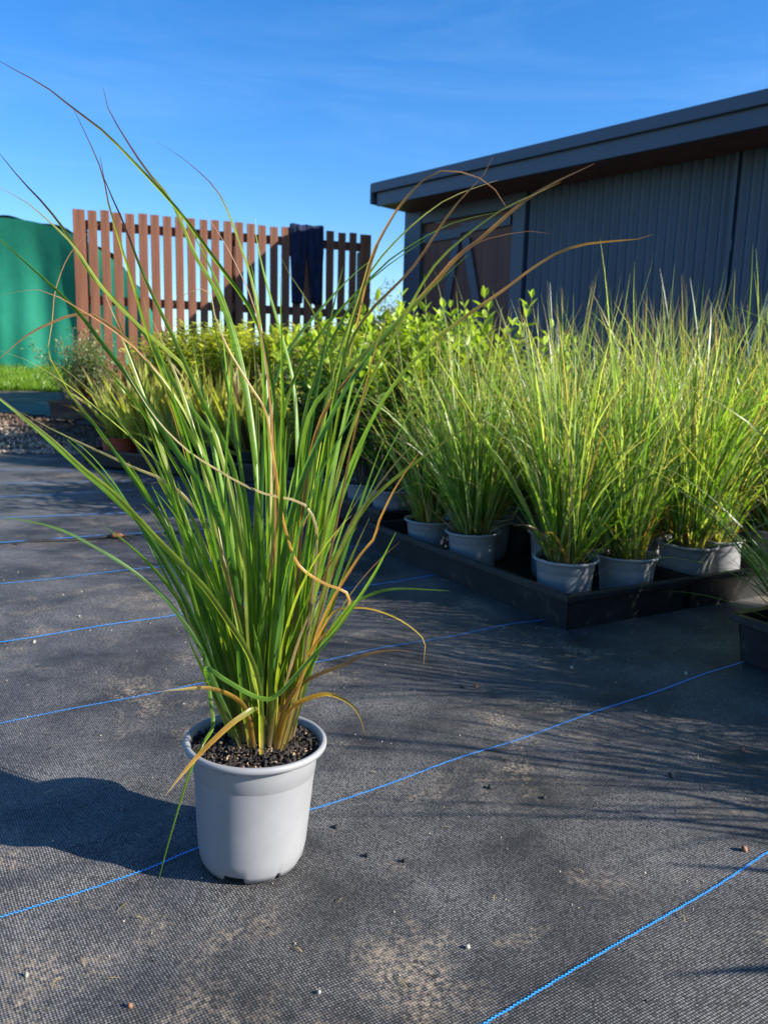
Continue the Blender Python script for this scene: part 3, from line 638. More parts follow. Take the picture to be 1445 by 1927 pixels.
GRASS = [mesh('foliage', *(lambda q: (q[0], q[1]))(c_), MAT['blade'], c_[2]) for c_ in (clump(235, .28, .84, 100+i, r0=.046, w=(.0038, .0078), tilt=.38, bend=1.0, m=11, dead=.09, low=14) for i in range(5))]
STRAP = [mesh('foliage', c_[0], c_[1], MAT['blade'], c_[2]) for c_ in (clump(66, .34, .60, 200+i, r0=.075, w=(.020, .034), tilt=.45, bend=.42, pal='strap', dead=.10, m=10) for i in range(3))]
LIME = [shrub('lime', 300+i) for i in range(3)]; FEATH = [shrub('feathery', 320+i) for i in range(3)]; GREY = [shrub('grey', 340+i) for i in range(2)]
blackpot = pot_meshes(.98, .155, 36, MAT['blackpot'], notch=False); terrapot = pot_meshes(1.28, .19, 40, MAT['terra'], notch=False)
protos = {}
def plant(name, cat, kind, var, pots, x, y, z, rz, label, group, scl=1.0, tilt=(0, 0), topz=0.0, sx=1.0):
    key = (kind, var, id(pots[0]))
    if key not in protos:
        root = empty(name)
        p = obj('pot', pots[0], root); obj('rim', pots[1], p)
        so = obj('soil', soils[var % 3], root); ch = obj('bark_chips', chip_small[var % 2], so); ch['kind'] = 'stuff'
        if kind == 'grass': f = obj('foliage', GRASS[var % 5], root); f['kind'] = 'stuff'
        elif kind == 'strap': f = obj('foliage', STRAP[var % 3], root); f['kind'] = 'stuff'
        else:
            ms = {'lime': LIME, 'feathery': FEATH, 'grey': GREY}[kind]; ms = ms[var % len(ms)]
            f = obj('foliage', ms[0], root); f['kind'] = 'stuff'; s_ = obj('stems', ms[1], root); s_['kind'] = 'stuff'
        if pots is terrapot:
            so.scale = (1.28, 1.28, 1.225); f.location.z = .02
        protos[key] = root; root['used'] = 0; o = root; del root['used']
    else: o = copy_tree(protos[key])
    o.location = (x, y, z); o.rotation_euler = (tilt[0], tilt[1], rz); o.scale = (sx, sx, scl)
    return tag(o, label, cat, group)

# ------------------------------------------------------------------ right: trays of potted grass
TW, TL, TH = 0.445, 1.07, 0.10
def uv(uu, vv): q = O2+u2*uu+v2*vv; return float(q[0]), float(q[1])
tl = ['long black plastic tray holding grey pots, its near corner bare on the mat', 'black plastic tray butted against the long corner tray, full of grass pots', 'black plastic tray of grass pots third along from the bare corner', 'black plastic tray of grass pots fourth along from the bare corner']
for i in range(4):
    x, y = uv(i*(TW+.032), 0.0)
    tray('plant_tray', x, y, UA, TW, TL, TH, tl[i], 'trays of potted grass')
ORD = ['front', 'second', 'third', 'fourth', 'rearmost', 'sixth']
GL = 'grey pot of green tussock grass standing in a black tray among its kind'
GG = 'potted grasses in the black trays'
pr = np.random.default_rng(77)
first = [  # u, v, label, variant, tilt
    (.120, .150, 'grey pot of tussock grass at the near corner of the long tray, tan leaves at its foot', 0, (.02, .03)),
    (.330, .112, 'grey pot of tussock grass beside the corner pot, pale dead leaf over its rim', 1, (-.02, .02)),
    (.112, .590, 'grey pot of upright grass halfway along the tray side, its soil showing', 2, (-.03, -.01)),
    (.108, .860, 'grey pot of grass at the far end of the long tray side', 3, (0, .02)),
    (.330, .430, 'shaded grey pot of grass behind the corner pair in the long tray', 4, (0, 0)), (.300, .760, 'grey pot of grass tucked behind the upright one in the long tray', 0, (.02, 0)), (.335, .955, 'grey pot of grass at the far inner end of the long tray', 1, (0, 0)),
    (.590, .125, 'grey pot with thin grass just past the joint between two trays', 2, (0, .05)),
    (.790, .150, 'tilted grey pot of grass with orange dead leaves, in the second tray', 3, (.10, -.10)),
]
for k, (a, b, lb, va, ti) in enumerate(first):
    x, y = uv(a, b); plant('potted_grass', 'potted plant', 'grass', va, (potmesh, rimmesh), x, y, .006, pr.uniform(0, 6.28), lb, GG, scl=pr.uniform(.92, 1.08), tilt=ti)
for t_ in range(1, 4):
    for cc in range(2):
        for rr in range(5):
            if t_ == 1 and rr == 0: continue
            if t_ == 3 and rr < 1: continue
            x, y = uv(t_*(TW+.032)+.115+.215*cc, .13+.205*rr)
            GLk = 'grass in the %s tray, %s pot back, in its %s file' % (('second', 'third', 'fourth')[t_-1], ORD[rr], ('left', 'shed side')[cc])
            GLk = 'grey potted tussock '+GLk.replace('left file', 'file away from the shed').replace('in its file away', 'in its file away')
            plant('potted_grass', 'potted plant', 'grass', int(pr.integers(0, 5)), (potmesh, rimmesh), x+pr.normal(0, .006), y+pr.normal(0, .006), .006, pr.uniform(0, 6.28), GLk, GG, scl=pr.uniform(.9, 1.14), tilt=(pr.normal(0, .02), pr.normal(0, .02)))
# tray nearer the camera at the right edge
xd, yd = gnd(1384, 1243)[:2]
DO = np.array([xd+.012, yd])-v2*TL
tray('plant_tray', float(DO[0]), float(DO[1]), UA, TW, TL, .112, 'deep black tray apart from the others, across the bare strip of mat', 'trays of potted grass')
for k, (a, b) in enumerate(((.104, .968), (.335, .95), (.335, .73), (.335, .29), (.12, .52), (.335, .51), (.12, .12))):
    q = DO+u2*a+v2*b
    plant('potted_grass', 'potted plant', 'grass', k+1, (potmesh, rimmesh), float(q[0]), float(q[1]), .006, k*1.3, 'grey pot of grass in the deep separate tray, '+('at its far corner', 'far end, shed side', 'second back, shed side', 'near end, shed side', 'middle of the outer file', 'middle of the shed side file', 'toward the near end')[k], 'potted grasses in the separate tray', scl=1.0 if k else .62, sx=1.0)

EO = DO+u2*(TW+.035)
tray('plant_tray', float(EO[0]), float(EO[1]), UA, TW, TL, .112, 'black tray of grass beside the deep separate tray', 'trays of potted grass')
for k in range(10):
    q = EO+u2*(.115+.215*(k % 2))+v2*(.13+.205*(k//2))
    plant('potted_grass', 'potted plant', 'grass', k % 5, (potmesh, rimmesh), float(q[0]), float(q[1]), .006, k*1.7, 'grey potted tussock in the tray beside the separate one, %s pot, %s file' % (ORD[k//2], ('inner', 'outer')[k % 2]), 'potted grasses in the neighbouring tray', scl=1.02)

plant('strap_leaf_plant', 'potted plant', 'strap', 2, blackpot, 1.50, .77, .0, .6, 'broad strap leaved plant alone on the mat near the deep separate tray', None, scl=.8, sx=1.0)

# ------------------------------------------------------------------ middle: leafy lime shrubs behind the grass trays
cx0, cy0 = uv(.17, 1.32)
tray('plant_tray', cx0, cy0, UA, TW, TL, TH, 'black tray under lime green leafy shrubs behind the long grass tray', 'trays of leafy shrubs')
x_, y_ = uv(.17+TW+.032, 1.32); tray('plant_tray', x_, y_, UA, TW, TL, TH, 'black tray under lime shrubs, on the shed side of its neighbour', 'trays of leafy shrubs')
for t_ in range(2):
    for cc in range(2):
        for rr in range(4):
            x, y = uv(.17+t_*(TW+.032)+.115+.215*cc, 1.32+.14+.25*rr)
            plant('potted_shrub', 'potted plant', 'lime', int(pr.integers(0, 3)), (potmesh, rimmesh), x, y, .006, pr.uniform(0, 6.28), 'lime tipped shrub, %s behind the grasses, in the %s tray, %s file' % (('first row', 'second row', 'third row', 'last row')[rr], ('open side', 'shed side')[t_], ('outer', 'inner')[cc]), 'lime tipped shrubs in pots', scl=pr.uniform(.92, 1.12))

# ------------------------------------------------------------------ left: strap-leaf and feathery plants before the fence
fa_ = math.radians(-27); fu = np.array([math.cos(fa_), math.sin(fa_)]); fv = np.array([-math.sin(fa_), math.cos(fa_)])
FO = gnd(160, 874)[:2]; ORD8 = ['first', 'second', 'third', 'fourth', 'fifth', 'sixth', 'seventh', 'eighth', 'ninth']
for i in range(3):
    q = FO+fu*(i*.68)
    tray('plant_tray', float(q[0]), float(q[1]), fa_, .655, .74, .11, ['black tray with the terracotta pot, at the gravel edge', 'black tray of strap leaved plants in the middle of the row', 'black tray of strap leaved plants closest to the lime shrubs'][i], 'trays of strap leaved plants')
for i in range(7):
    for j in range(2):
        q = FO+fu*(.16+i*.285)+fv*(.17+j*.36)
        te = (i == 0 and j == 0)
        plant('strap_leaf_plant', 'potted plant', 'strap', int(pr.integers(0, 3)), terrapot if te else blackpot, float(q[0]), float(q[1]), .007, pr.uniform(0, 6.28),
              'olive strap leaved plant in a terracotta pot beside the gravel' if te else 'olive strap leaved plant, %s along from the gravel, %s row' % (ORD8[i], ('front', 'fence side')[j]), 'strap leaved plants in pots', scl=pr.uniform(.95, 1.2), sx=1.08)
q = FO+fu*.03+fv*.44
plant('strap_leaf_plant', 'potted plant', 'strap', 1, terrapot, float(q[0]), float(q[1]), .007, 1.0, 'second terracotta pot with strap leaves, partly behind the first', 'strap leaved plants in pots', scl=.75, sx=.8)
for i in range(9):
    for j in range(2):
        q = FO+fu*(.06+i*.25+.1*j)+fv*(.82+j*.24)
        plant('feathery_shrub', 'potted plant', 'feathery', int(pr.integers(0, 3)), blackpot, float(q[0]), float(q[1]), max(0.0, float(terrain(q[0], q[1])))+.0, pr.uniform(0, 6.28), 'yellow green feathery shrub, %s along from the gravel, %s' % (ORD8[i], ('behind the strap leaves', 'against the fence')[j]), 'feathery shrubs along the fence', scl=pr.uniform(1.0, 1.15), sx=1.2)
# grey-green shrubs in a black crate on the bank
cq = atY(98, 792, 6.75)
tray('plant_tray', float(cq[0]), float(cq[1]), math.radians(-8), .58, .42, .15, 'black crate under a grey green shrub up on the bank', None, z0=float(terrain(cq[0]+.2, cq[1]+.1))-.01)
for k, (a, b) in enumerate(((.14, .14), (.38, .15), (.30, .30))):
    x, y = cq[0]+a, cq[1]+b-.05; plant('grey_green_shrub', 'potted plant', 'grey', k, blackpot, float(x), float(y), float(terrain(cq[0]+.2, cq[1]+.1))+.0, k*2.0, 'small leaved grey green shrub in the bank crate, '+('lawn side', 'fence side', 'at the back')[k], 'grey green shrubs in the crate', scl=1.02, sx=1.0)

# ------------------------------------------------------------------ beyond: olive tree, bushes, pale roofed building
def tree(x, y, H, R, seed, label, col, name='olive_tree', nl=5200, zc=.62):
    r = np.random.default_rng(seed); z0 = float(terrain(x, y)); root = empty(name, (x, y, z0)); tag(root, label, 'tree')
    tr = MB(); tr.tube([(0, 0, -.1), (.03, .02, H*.25), (-.02, .05, H*.5), (.04, 0, H*.8)], [.06, .045, .03, .012], 8); ends = []
    for i in range(14):
        a = r.uniform(0, 6.28); t = r.uniform(.2, .7); p0 = np.array([0, 0, H*t]); el = r.uniform(.3, 1.1); L_ = R*r.uniform(.7, 1.15)
        p1 = p0+L_*.55*np.array([math.cos(a)*math.cos(el), math.sin(a)*math.cos(el), math.sin(el)]); p2 = p0+L_*np.array([math.cos(a)*math.cos(el*.8), math.sin(a)*math.cos(el*.8), math.sin(el)*.95])
        tr.tube([p0, p1, p2], [.02, .012, .005], 5); ends += [p1, p2, (p1+p2)/2]
    tr.build('trunk', MAT['bark'], root, smooth=True)
    ends = np.array(ends+[np.array([0, 0, H*.85]), np.array([.05, 0, H*.95])]); cl = ends[r.integers(0, len(ends), 70)]+r.normal(0, R*.16, (70, 3))
    P = cl[r.integers(0, 70, nl)]+r.normal(0, R*.13, (nl, 3)); P[:, 2] = np.clip(P[:, 2], H*.08, H)
    D = r.normal(0, 1, (nl, 3)); Ls = r.uniform(.03, .065, nl)*max(1, H/2.2); C = np.array(col)*r.uniform(.55, 1.5, (nl, 1))
    V, Fc, Cc = leaves(P, D, Ls, Ls*.3, C, r); f = obj('crown', mesh('crown', V, Fc, MAT['leaf'], Cc), root); f['kind'] = 'stuff'
tx, ty, _ = atY(722, 540, 12.0)
tree(tx, ty, 2.15, .55, 1, 'grey green olive tree between the fence and the shed', (.15, .18, .10))
tx, ty, _ = atY(668, 600, 13.5); tree(tx, ty, 1.5, .6, 2, 'low loose olive bush seen through the end of the fence', (.17, .19, .09), 'olive_bush', 3500)
tx, ty, _ = atY(748, 640, 11.0); tree(tx, ty, .95, .42, 3, 'pale straw green bush against the shed corner', (.22, .21, .12), 'pale_bush', 2600)
bx0 = atY(735, 590, 26.0); fb = empty('far_building', (bx0[0], bx0[1], float(terrain(bx0[0], bx0[1])))); tag(fb, 'distant low building with pale metal roof behind the olive tree', 'building')
m = MB(); m.box((3, 2.5, 1.0), (6, 5, 2.0)); m.build('wall', MAT['pale'], fb)
m = MB(); m.add([(-.2, -.3, 1.98), (6.2, -.3, 1.98), (6.2, 2.5, 2.75), (-.2, 2.5, 2.75), (-.2, 5.3, 1.98), (6.2, 5.3, 1.98), (-.2, 2.5, 2.68), (6.2, 2.5, 2.68)], [(0, 1, 2, 3), (3, 2, 5, 4), (0, 3, 6), (3, 4, 6), (1, 7, 2), (2, 7, 5), (0, 6, 7, 1), (4, 5, 7, 6)]); m.build('roof', MAT['pale'], fb)
m = MB(); m.box((1.2, -.02, 1.2), (1.0, .05, .8)); m.build('window', MAT['steel'], fb)

# ------------------------------------------------------------------ the plant in front
hero = empty('potted_grass', (POT[0], POT[1], 0.0)); tag(hero, 'tall arching tussock grass in a grey pot standing alone on open mat', 'potted plant')
hp, hr = pot_meshes(1.0, .17, 144, MAT['pot'])
TILT = Euler((math.radians(-2.2), math.radians(1.6), 0))
ho = obj('pot', hp, hero, (0, 0, 0.0015), TILT); obj('rim', hr, ho)
hs_ = obj('soil', soil_mesh(.0848, .1585, 9, 14, 64), hero, (0, 0, 0.0015), TILT)
hc = obj('bark_chips', chips(1900, .0835, .1595, .0016, .0052, 31), hs_); hc['kind'] = 'stuff'
SZ = .161
def crs(P, m):
    """smooth curve through the points, m samples evenly along it"""
    P = np.asarray(P, float); Q = np.vstack([2*P[0]-P[1], P, 2*P[-1]-P[-2]]); out = []
    for i in range(1, len(Q)-2):
        t = np.linspace(0, 1, 12, endpoint=False)[:, None]; a, b, c, d = Q[i-1], Q[i], Q[i+1], Q[i+2]
        out.append(.5*((2*b)+(c-a)*t+(2*a-5*b+4*c-d)*t**2+(3*b-a-3*c+d)*t**3))
    out = np.vstack(out+[P[-1:]]); s = np.r_[0, np.cumsum(np.linalg.norm(np.diff(out, axis=0), axis=1))]
    q = np.linspace(0, s[-1], m); return np.stack([np.interp(q, s, out[:, k]) for k in range(out.shape[1])], -1)
br = np.random.default_rng(42)
def bladecol(kind, s, r):
    s = s[:, None]; j = r.uniform(.8, 1.25)
    def ramp(stops):
        xs_ = [a for a, _ in stops]; return np.stack([np.interp(s[:, 0], xs_, [c[k] for _, c in stops]) for k in range(3)], -1)
    st = STRAW*.8
    if kind == 'g': c = ramp([(0, st), (.05, st*.8), (.13, YEL*.75), (.22, GREEN), (.75, GREEN*1.05), (1, GREEN*1.3)])
    elif kind == 'G': c = ramp([(0, DARK), (.4, GREEN), (1, GREEN*1.3)])
    elif kind == 'd': c = ramp([(0, st), (.04, st*.7), (.1, YEL*.5), (.2, DARK), (.8, DARK*1.2), (1, GREEN)])
    elif kind == 'y': c = ramp([(0, st), (.06, st), (.14, YEL), (.4, YEL*.8), (.8, YEL*1.1), (1, STRAW*.8)])
    elif kind == 'gb': c = ramp([(0, st), (.05, st*.8), (.14, YEL*.7), (.25, GREEN), (.55, GREEN), (.68, YEL*.8), (.78, BROWN*1.2), (1, BROWN)])
    elif kind == 'gp': c = ramp([(0, st), (.05, st*.8), (.14, YEL*.7), (.25, GREEN), (.6, GREEN*1.1), (.8, YEL), (.88, PURP), (1, PURP)])
    elif kind == 't': c = ramp([(0, st*.8), (.3, STRAW*.6), (.6, STRAW), (1, STRAW*.9)])
    elif kind == 'b': c = ramp([(0, st), (.15, YEL*.5), (.35, BROWN*1.1), (.7, BROWN), (1, BROWN*.9)])
    elif kind == 'o': c = ramp([(0, STRAW*.7), (.2, ORANGE*.7), (.6, ORANGE), (.9, STRAW*.9), (1, BROWN)])
    else: c = ramp([(0, STRAW*.7), (.3, YEL*.6), (.5, ORANGE*.7), (.75, ORANGE*.85), (1, STRAW*.8)])
    return c*j
def blade(P, w, kind, face=None, twist=None, taper=None):
    """one leaf as its own object: V-folded ribbon, P from the foot to the tip in world space"""
    m = len(P); s = np.linspace(0, 1, m); T = np.gradient(P, axis=0); T /= np.linalg.norm(T, axis=1, keepdims=True)+1e-9
    fa0 = br.normal(0, .65) if face is None else face; tw = br.normal(0, .7) if twist is None else twist
    view = np.array([0, -1.0, .25]); sd0 = np.cross(T, view); sd0 /= np.linalg.norm(sd0, axis=1, keepdims=True)+1e-9
    up_ = np.cross(sd0, T); ang = (fa0+tw*(s-.3))[:, None]
    sd = sd0*np.cos(ang)+up_*np.sin(ang)
    prof = np.interp(s, [0, .10, .30, .6, .82, 1], [.72, .95, 1, .86, .58, .08]) if taper is None else np.interp(s, *taper)
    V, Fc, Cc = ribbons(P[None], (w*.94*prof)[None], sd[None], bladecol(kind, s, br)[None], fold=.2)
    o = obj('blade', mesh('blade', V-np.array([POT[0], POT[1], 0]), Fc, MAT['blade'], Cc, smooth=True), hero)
    return o
BASEX = lambda: br.uniform(435, 560)
def traced(px, kind, w, y0=None, y1=None, m=30, addbase=True, face=None, twist=None):
    """px from the tip down to the foot; the foot stands in the pot, the tip lies at depth y1"""
    px = [tuple(p) for p in px]
    m = max(m, 3*len(px)); y0 = POT[1]+br.uniform(-.012, .042) if y0 is None else y0
    y1 = y0+br.uniform(-.16, .2) if y1 is None else y1
    P = np.array(px[::-1], float); Q = crs(P, m); s = np.linspace(0, 1, m)
    Yv = y0+(y1-y0)*s**1.2
    W3 = np.array([atY(a, b, yy) for (a, b), yy in zip(Q, Yv)])
    if addbase:                                                   # root the leaf in the soil
        b0 = W3[0].copy(); W3 = np.vstack([[np.array([b0[0]*.55+(POT[0]+.012)*.45, b0[1]*.6+(POT[1]+.018)*.4, SZ-.012])], W3])
        W3 = crs(W3, m)
    return blade(W3, w, kind, face, twist, taper=([0, .1, .3, .7, .9, 1], [.72, .92, 1, .84, .5, .08]) if kind == 'gb' else None)
TR = [
 ([(-12, 108), (0, 116), (86, 163), (138, 204), (194, 246), (242, 294), (304, 360), (346, 408), (412, 498), (473, 584), (503, 674), (520, 800), (522, 1000), (512, 1335)], 'gp', .0075),
 ([(195, 166), (204, 204), (225, 242), (249, 280), (277, 322), (324, 380), (369, 484), (413, 559), (450, 680), (478, 850), (495, 1050), (500, 1335)], 'gp', .0075),
 ([(-14, 270), (0, 289), (41, 339), (86, 387), (131, 446), (170, 514), (239, 589), (284, 644), (345, 750), (413, 848), (445, 1000), (462, 1335)], 'gp', .008),
 ([(-8, 350), (0, 355), (41, 374), (80, 405), (114, 436), (145, 470), (199, 549), (279, 629), (349, 694), (400, 800), (440, 960), (470, 1150), (485, 1340)], 'y', .0065),
 ([(138, 204), (152, 232), (173, 277), (194, 329), (204, 381), (221, 439), (249, 530), (279, 629), (309, 709), (350, 840), (390, 1000), (425, 1180), (452, 1335)], 'gp', .0085),
 ([(189, 294), (197, 339), (221, 391), (242, 443), (269, 514), (299, 579), (324, 629), (369, 729), (438, 878), (465, 1050), (478, 1335)], 'gp', .008),
 ([(294, 266), (339, 294), (381, 329), (412, 363), (433, 408), (453, 464), (473, 524), (488, 599), (498, 689), (508, 850), (512, 1050), (515, 1340)], 'gp', .006),
 ([(376, 387), (413, 440), (443, 494), (478, 574), (500, 680), (515, 850), (520, 1100), (520, 1340)], 'b', .004),
 ([(481, 410), (483, 450), (498, 519), (518, 589), (538, 659), (553, 724), (560, 850), (555, 1050), (540, 1335)], 'g', .0075),
 ([(528, 481), (545, 517), (565, 544), (589, 584), (607, 627), (624, 699), (620, 850), (600, 1050), (560, 1330)], 'y', .0055),
 ([(-20, 736), (0, 749), (45, 784), (104, 832), (156, 881), (208, 922), (253, 967), (301, 1019), (346, 1064), (388, 1109), (428, 1167), (457, 1210), (477, 1251), (489, 1300), (492, 1350)], 'y', .0088, .9, .78),
 ([(-15, 740), (60, 800), (150, 880), (240, 960), (330, 1050), (390, 1130), (430, 1220), (455, 1330)], 'g', .0085, .95, .85),
 ([(-10, 972), (0, 973), (45, 979), (87, 988), (128, 1002), (173, 1026), (221, 1054), (270, 1088), (311, 1126), (344, 1167), (378, 1222), (405, 1290), (430, 1345)], 'd', .0058, .93, .85),
 ([(1118, 308), (1073, 329), (1021, 355), (974, 388), (936, 421), (899, 454), (861, 482), (824, 525), (767, 586), (701, 652), (631, 718), (579, 790), (560, 950), (545, 1150), (535, 1335)], 'gb', .0118, .96, .86),
 ([(1231, 440), (1205, 449), (1148, 454), (1092, 461), (1045, 478), (993, 511), (951, 543), (889, 586), (833, 628), (786, 671), (739, 727), (701, 788), (650, 900), (605, 1050), (570, 1250), (550, 1335)], 'gb', .0098, .97, .9),
 ([(1036, 440), (993, 434), (960, 440), (908, 452), (885, 463), (840, 510), (790, 562), (720, 640), (650, 720), (600, 800), (570, 960), (545, 1335)], 'b', .0065, .95, .88),
 ([(927, 296), (908, 332), (871, 369), (842, 407), (814, 449), (786, 492), (748, 534), (692, 591), (654, 656), (631, 751), (600, 900), (570, 1100), (548, 1335)], 'gb', .0065),
 ([(951, 388), (927, 351), (894, 332), (842, 320), (805, 332), (776, 360), (748, 393), (720, 440), (701, 478), (682, 544), (654, 640), (620, 800), (590, 1000), (555, 1335)], 'gb', .0055),
 ([(936, 339), (889, 355), (842, 374), (795, 407), (758, 440), (715, 487), (692, 520), (660, 600), (620, 730), (590, 900), (560, 1330)], 'y', .0052),
 ([(1054, 343), (1007, 365), (951, 391), (899, 426), (842, 473), (809, 511), (781, 558), (758, 600), (715, 680), (682, 751), (640, 880), (600, 1060), (560, 1335)], 'y', .0052),
 ([(932, 400), (861, 416), (809, 440), (748, 478), (696, 525), (640, 610), (590, 720), (560, 860), (540, 1100), (530, 1335)], 'g', .005),
 ([(799, 452), (754, 482), (714, 512), (664, 557), (619, 607), (590, 647), (560, 699), (530, 800), (515, 1000), (510, 1335)], 'g', .006),
 ([(700, 488), (684, 500), (649, 532), (599, 587), (565, 627), (535, 672), (522, 699), (500, 800), (490, 1000), (488, 1335)], 'd', .0075),
 ([(800, 840), (785, 857), (765, 885), (740, 925), (722, 962), (710, 989), (705, 1012), (682, 1039), (660, 1072), (625, 1130), (595, 1200), (560, 1330)], 'b', .0058, .95, .88),
 ([(954, 767), (904, 789), (839, 829), (767, 881), (735, 907), (692, 947), (660, 999), (625, 1070), (590, 1190), (555, 1335)], 'y', .0068, .95, .86),
 ([(806, 813), (780, 834), (755, 859), (725, 896), (692, 940), (660, 985), (630, 1060), (590, 1200), (548, 1335)], 't', .004, .96, .9),
 ([(846, 1112), (809, 1110), (765, 1108), (735, 1109), (710, 1114), (682, 1126), (660, 1139), (625, 1185), (580, 1260), (548, 1335)], 'g', .0058, .93, .84),
 ([(797, 1250), (800, 1212), (795, 1200), (772, 1179), (742, 1161), (710, 1149), (685, 1144), (665, 1144), (631, 1149), (605, 1187), (575, 1250), (545, 1340)], 'o', .0055, .94, .88),
 ([(777, 1226), (737, 1224), (688, 1232), (646, 1251), (612, 1264), (577, 1281), (547, 1312), (530, 1345)], 'b', .006, .94, .9),
 ([(687, 1384), (680, 1355), (665, 1329), (638, 1312), (612, 1306), (581, 1314), (555, 1328), (535, 1352)], 'o', .0078, .93, .87),
 ([(294, 1302), (345, 1297), (383, 1294), (414, 1300), (440, 1312), (459, 1329), (470, 1360)], 'o', .0085, .93, .86),
 ([(-10, 560), (0, 557), (45, 546), (90, 548), (130, 570), (200, 612), (270, 670), (340, 760), (400, 900), (440, 1100), (465, 1335)], 'gb', .005),
 ([(-8, 682), (0, 675), (50, 632), (100, 606), (140, 592), (169, 591), (189, 600), (219, 620), (249, 650), (286, 694), (311, 729), (350, 800), (400, 920), (440, 1100), (470, 1335)], 'gb', .0058),
 ([(221, 403), (184, 423), (153, 452), (129, 483), (113, 521), (103, 558), (100, 602), (92, 658), (97, 677), (117, 712), (137, 747), (169, 789), (199, 829), (257, 899), (330, 1020), (400, 1180), (445, 1335)], 'gb', .0065),
 ([(-10, 655), (0, 660), (50, 677), (82, 695), (120, 719), (154, 744), (199, 782), (237, 814), (274, 846), (319, 896), (380, 1010), (430, 1140), (470, 1335)], 'y', .0062),
 ([(40, 775), (87, 802), (149, 832), (212, 861), (249, 879), (310, 905), (370, 960), (420, 1060), (455, 1200), (475, 1340)], 't', .0055),
 ([(232, 690), (265, 745), (300, 795), (355, 849), (411, 885), (466, 916), (505, 931), (558, 942), (580, 957), (594, 985), (596, 1015), (590, 1100), (560, 1335)], 't', .0040, .93, .86),
 ([(313, 609), (321, 583), (339, 560), (366, 546), (388, 544), (399, 558), (404, 592), (428, 653), (471, 726), (500, 774), (510, 833), (520, 891), (529, 959), (549, 1036), (568, 1070), (612, 1099), (646, 1111), (658, 1128), (651, 1152), (626, 1181), (588, 1222), (550, 1335)], 'o', .0038, .92, .84),
 ([(-20, 432), (0, 450), (60, 504), (105, 544), (149, 589), (199, 654), (249, 719), (299, 798), (349, 873), (400, 948), (440, 1080), (465, 1335)], 'd', .0092, .94, .84),
 ([(739, 566), (726, 599), (712, 637), (695, 700), (660, 850), (620, 1050), (560, 1335)], 'b', .0035),
 ([(793, 340), (770, 370), (735, 410), (715, 450), (695, 510), (670, 620), (640, 760), (600, 1000), (560, 1335)], 'gb', .0058),
 ([(323, 1076), (341, 1120), (355, 1167), (370, 1204), (400, 1270), (435, 1345)], 't', .0048, .95, .93),
 ([(315, 1289), (349, 1287), (379, 1281), (410, 1295), (440, 1350)], 't', .006, .99, .98),
 ([(880, 480), (820, 535), (760, 592), (722, 634), (682, 684), (653, 728), (625, 781), (596, 839), (569, 902), (540, 1010), (520, 1180), (515, 1340)], 'd', .0098, .94, .86),
 ([(468, 480), (482, 540), (490, 610), (495, 700), (498, 800), (502, 900), (505, 1100), (508, 1340)], 'g', .0075),
 ([(385, 490), (409, 560), (430, 599), (437, 652), (434, 744), (427, 849), (425, 960), (440, 1150), (458, 1335)], 'd', .008, .93, .86),
 ([(345, 408), (380, 470), (412, 540), (445, 640), (470, 760), (485, 900), (492, 1100), (498, 1335)], 'g', .0075),
 ([(160, 640), (205, 700), (258, 760), (310, 840), (360, 930), (400, 1040), (435, 1180), (458, 1335)], 'g', .0078),
 ([(110, 720), (180, 800), (250, 900), (310, 990), (360, 1090), (405, 1200), (440, 1340)], 'd', .0075, .95, .88),
 ([(270, 560), (300, 660), (335, 770), (370, 880), (400, 1000), (430, 1150), (458, 1335)], 'd', .0085),
 ([(85, 800), (160, 845), (230, 930), (290, 1040), (340, 1140), (385, 1240), (425, 1340)], 'd', .007, .97, .96),
]
for tr_ in TR:
    traced(tr_[0], tr_[1], tr_[2], *(tr_[3:]))
# the leaves that hang over or bend across the pot: given with their own depths
def free(pts, kind, w, m=30, face=0.2, twist=.2, taper=None):
    P = crs(np.array([atY(a, b, y) for a, b, y in pts]), m); return blade(P, w, kind, face, twist, taper)
free([(500, 1362, .94), (484, 1335, .905), (452, 1350, .885), (421, 1375, .872), (379, 1416, .862), (345, 1455, .852), (311, 1498, .842)], 'x', .0078)
gq = gnd(299, 1658)[1]
free([(430, 1360, .935), (385, 1222, .93), (391, 1276, .925), (397, 1321, .915), (401, 1367, .905), (379, 1405, .872), (357, 1455, .862), (338, 1515, .866), (315, 1595, .880), (300, 1652, gq-.004)], 'g', .0052, m=48, taper=([0, .2, .45, .6, 1], [.8, 1, .9, .6, .22]))
free([(400, 1300, .93), (386, 1262, .905), (396, 1260, .888), (416, 1274, .882), (440, 1289, .878), (474, 1308, .874), (503, 1316, .872), (521, 1309, .872), (547, 1283, .872), (579, 1245, .872), (620, 1201, .87), (660, 1148, .865), (705, 1079, .858), (745, 1002, .85)], 'G', .0060, m=56, face=.5, taper=([0, .2, .6, .85, 1], [.8, 1, .95, .7, .08]))
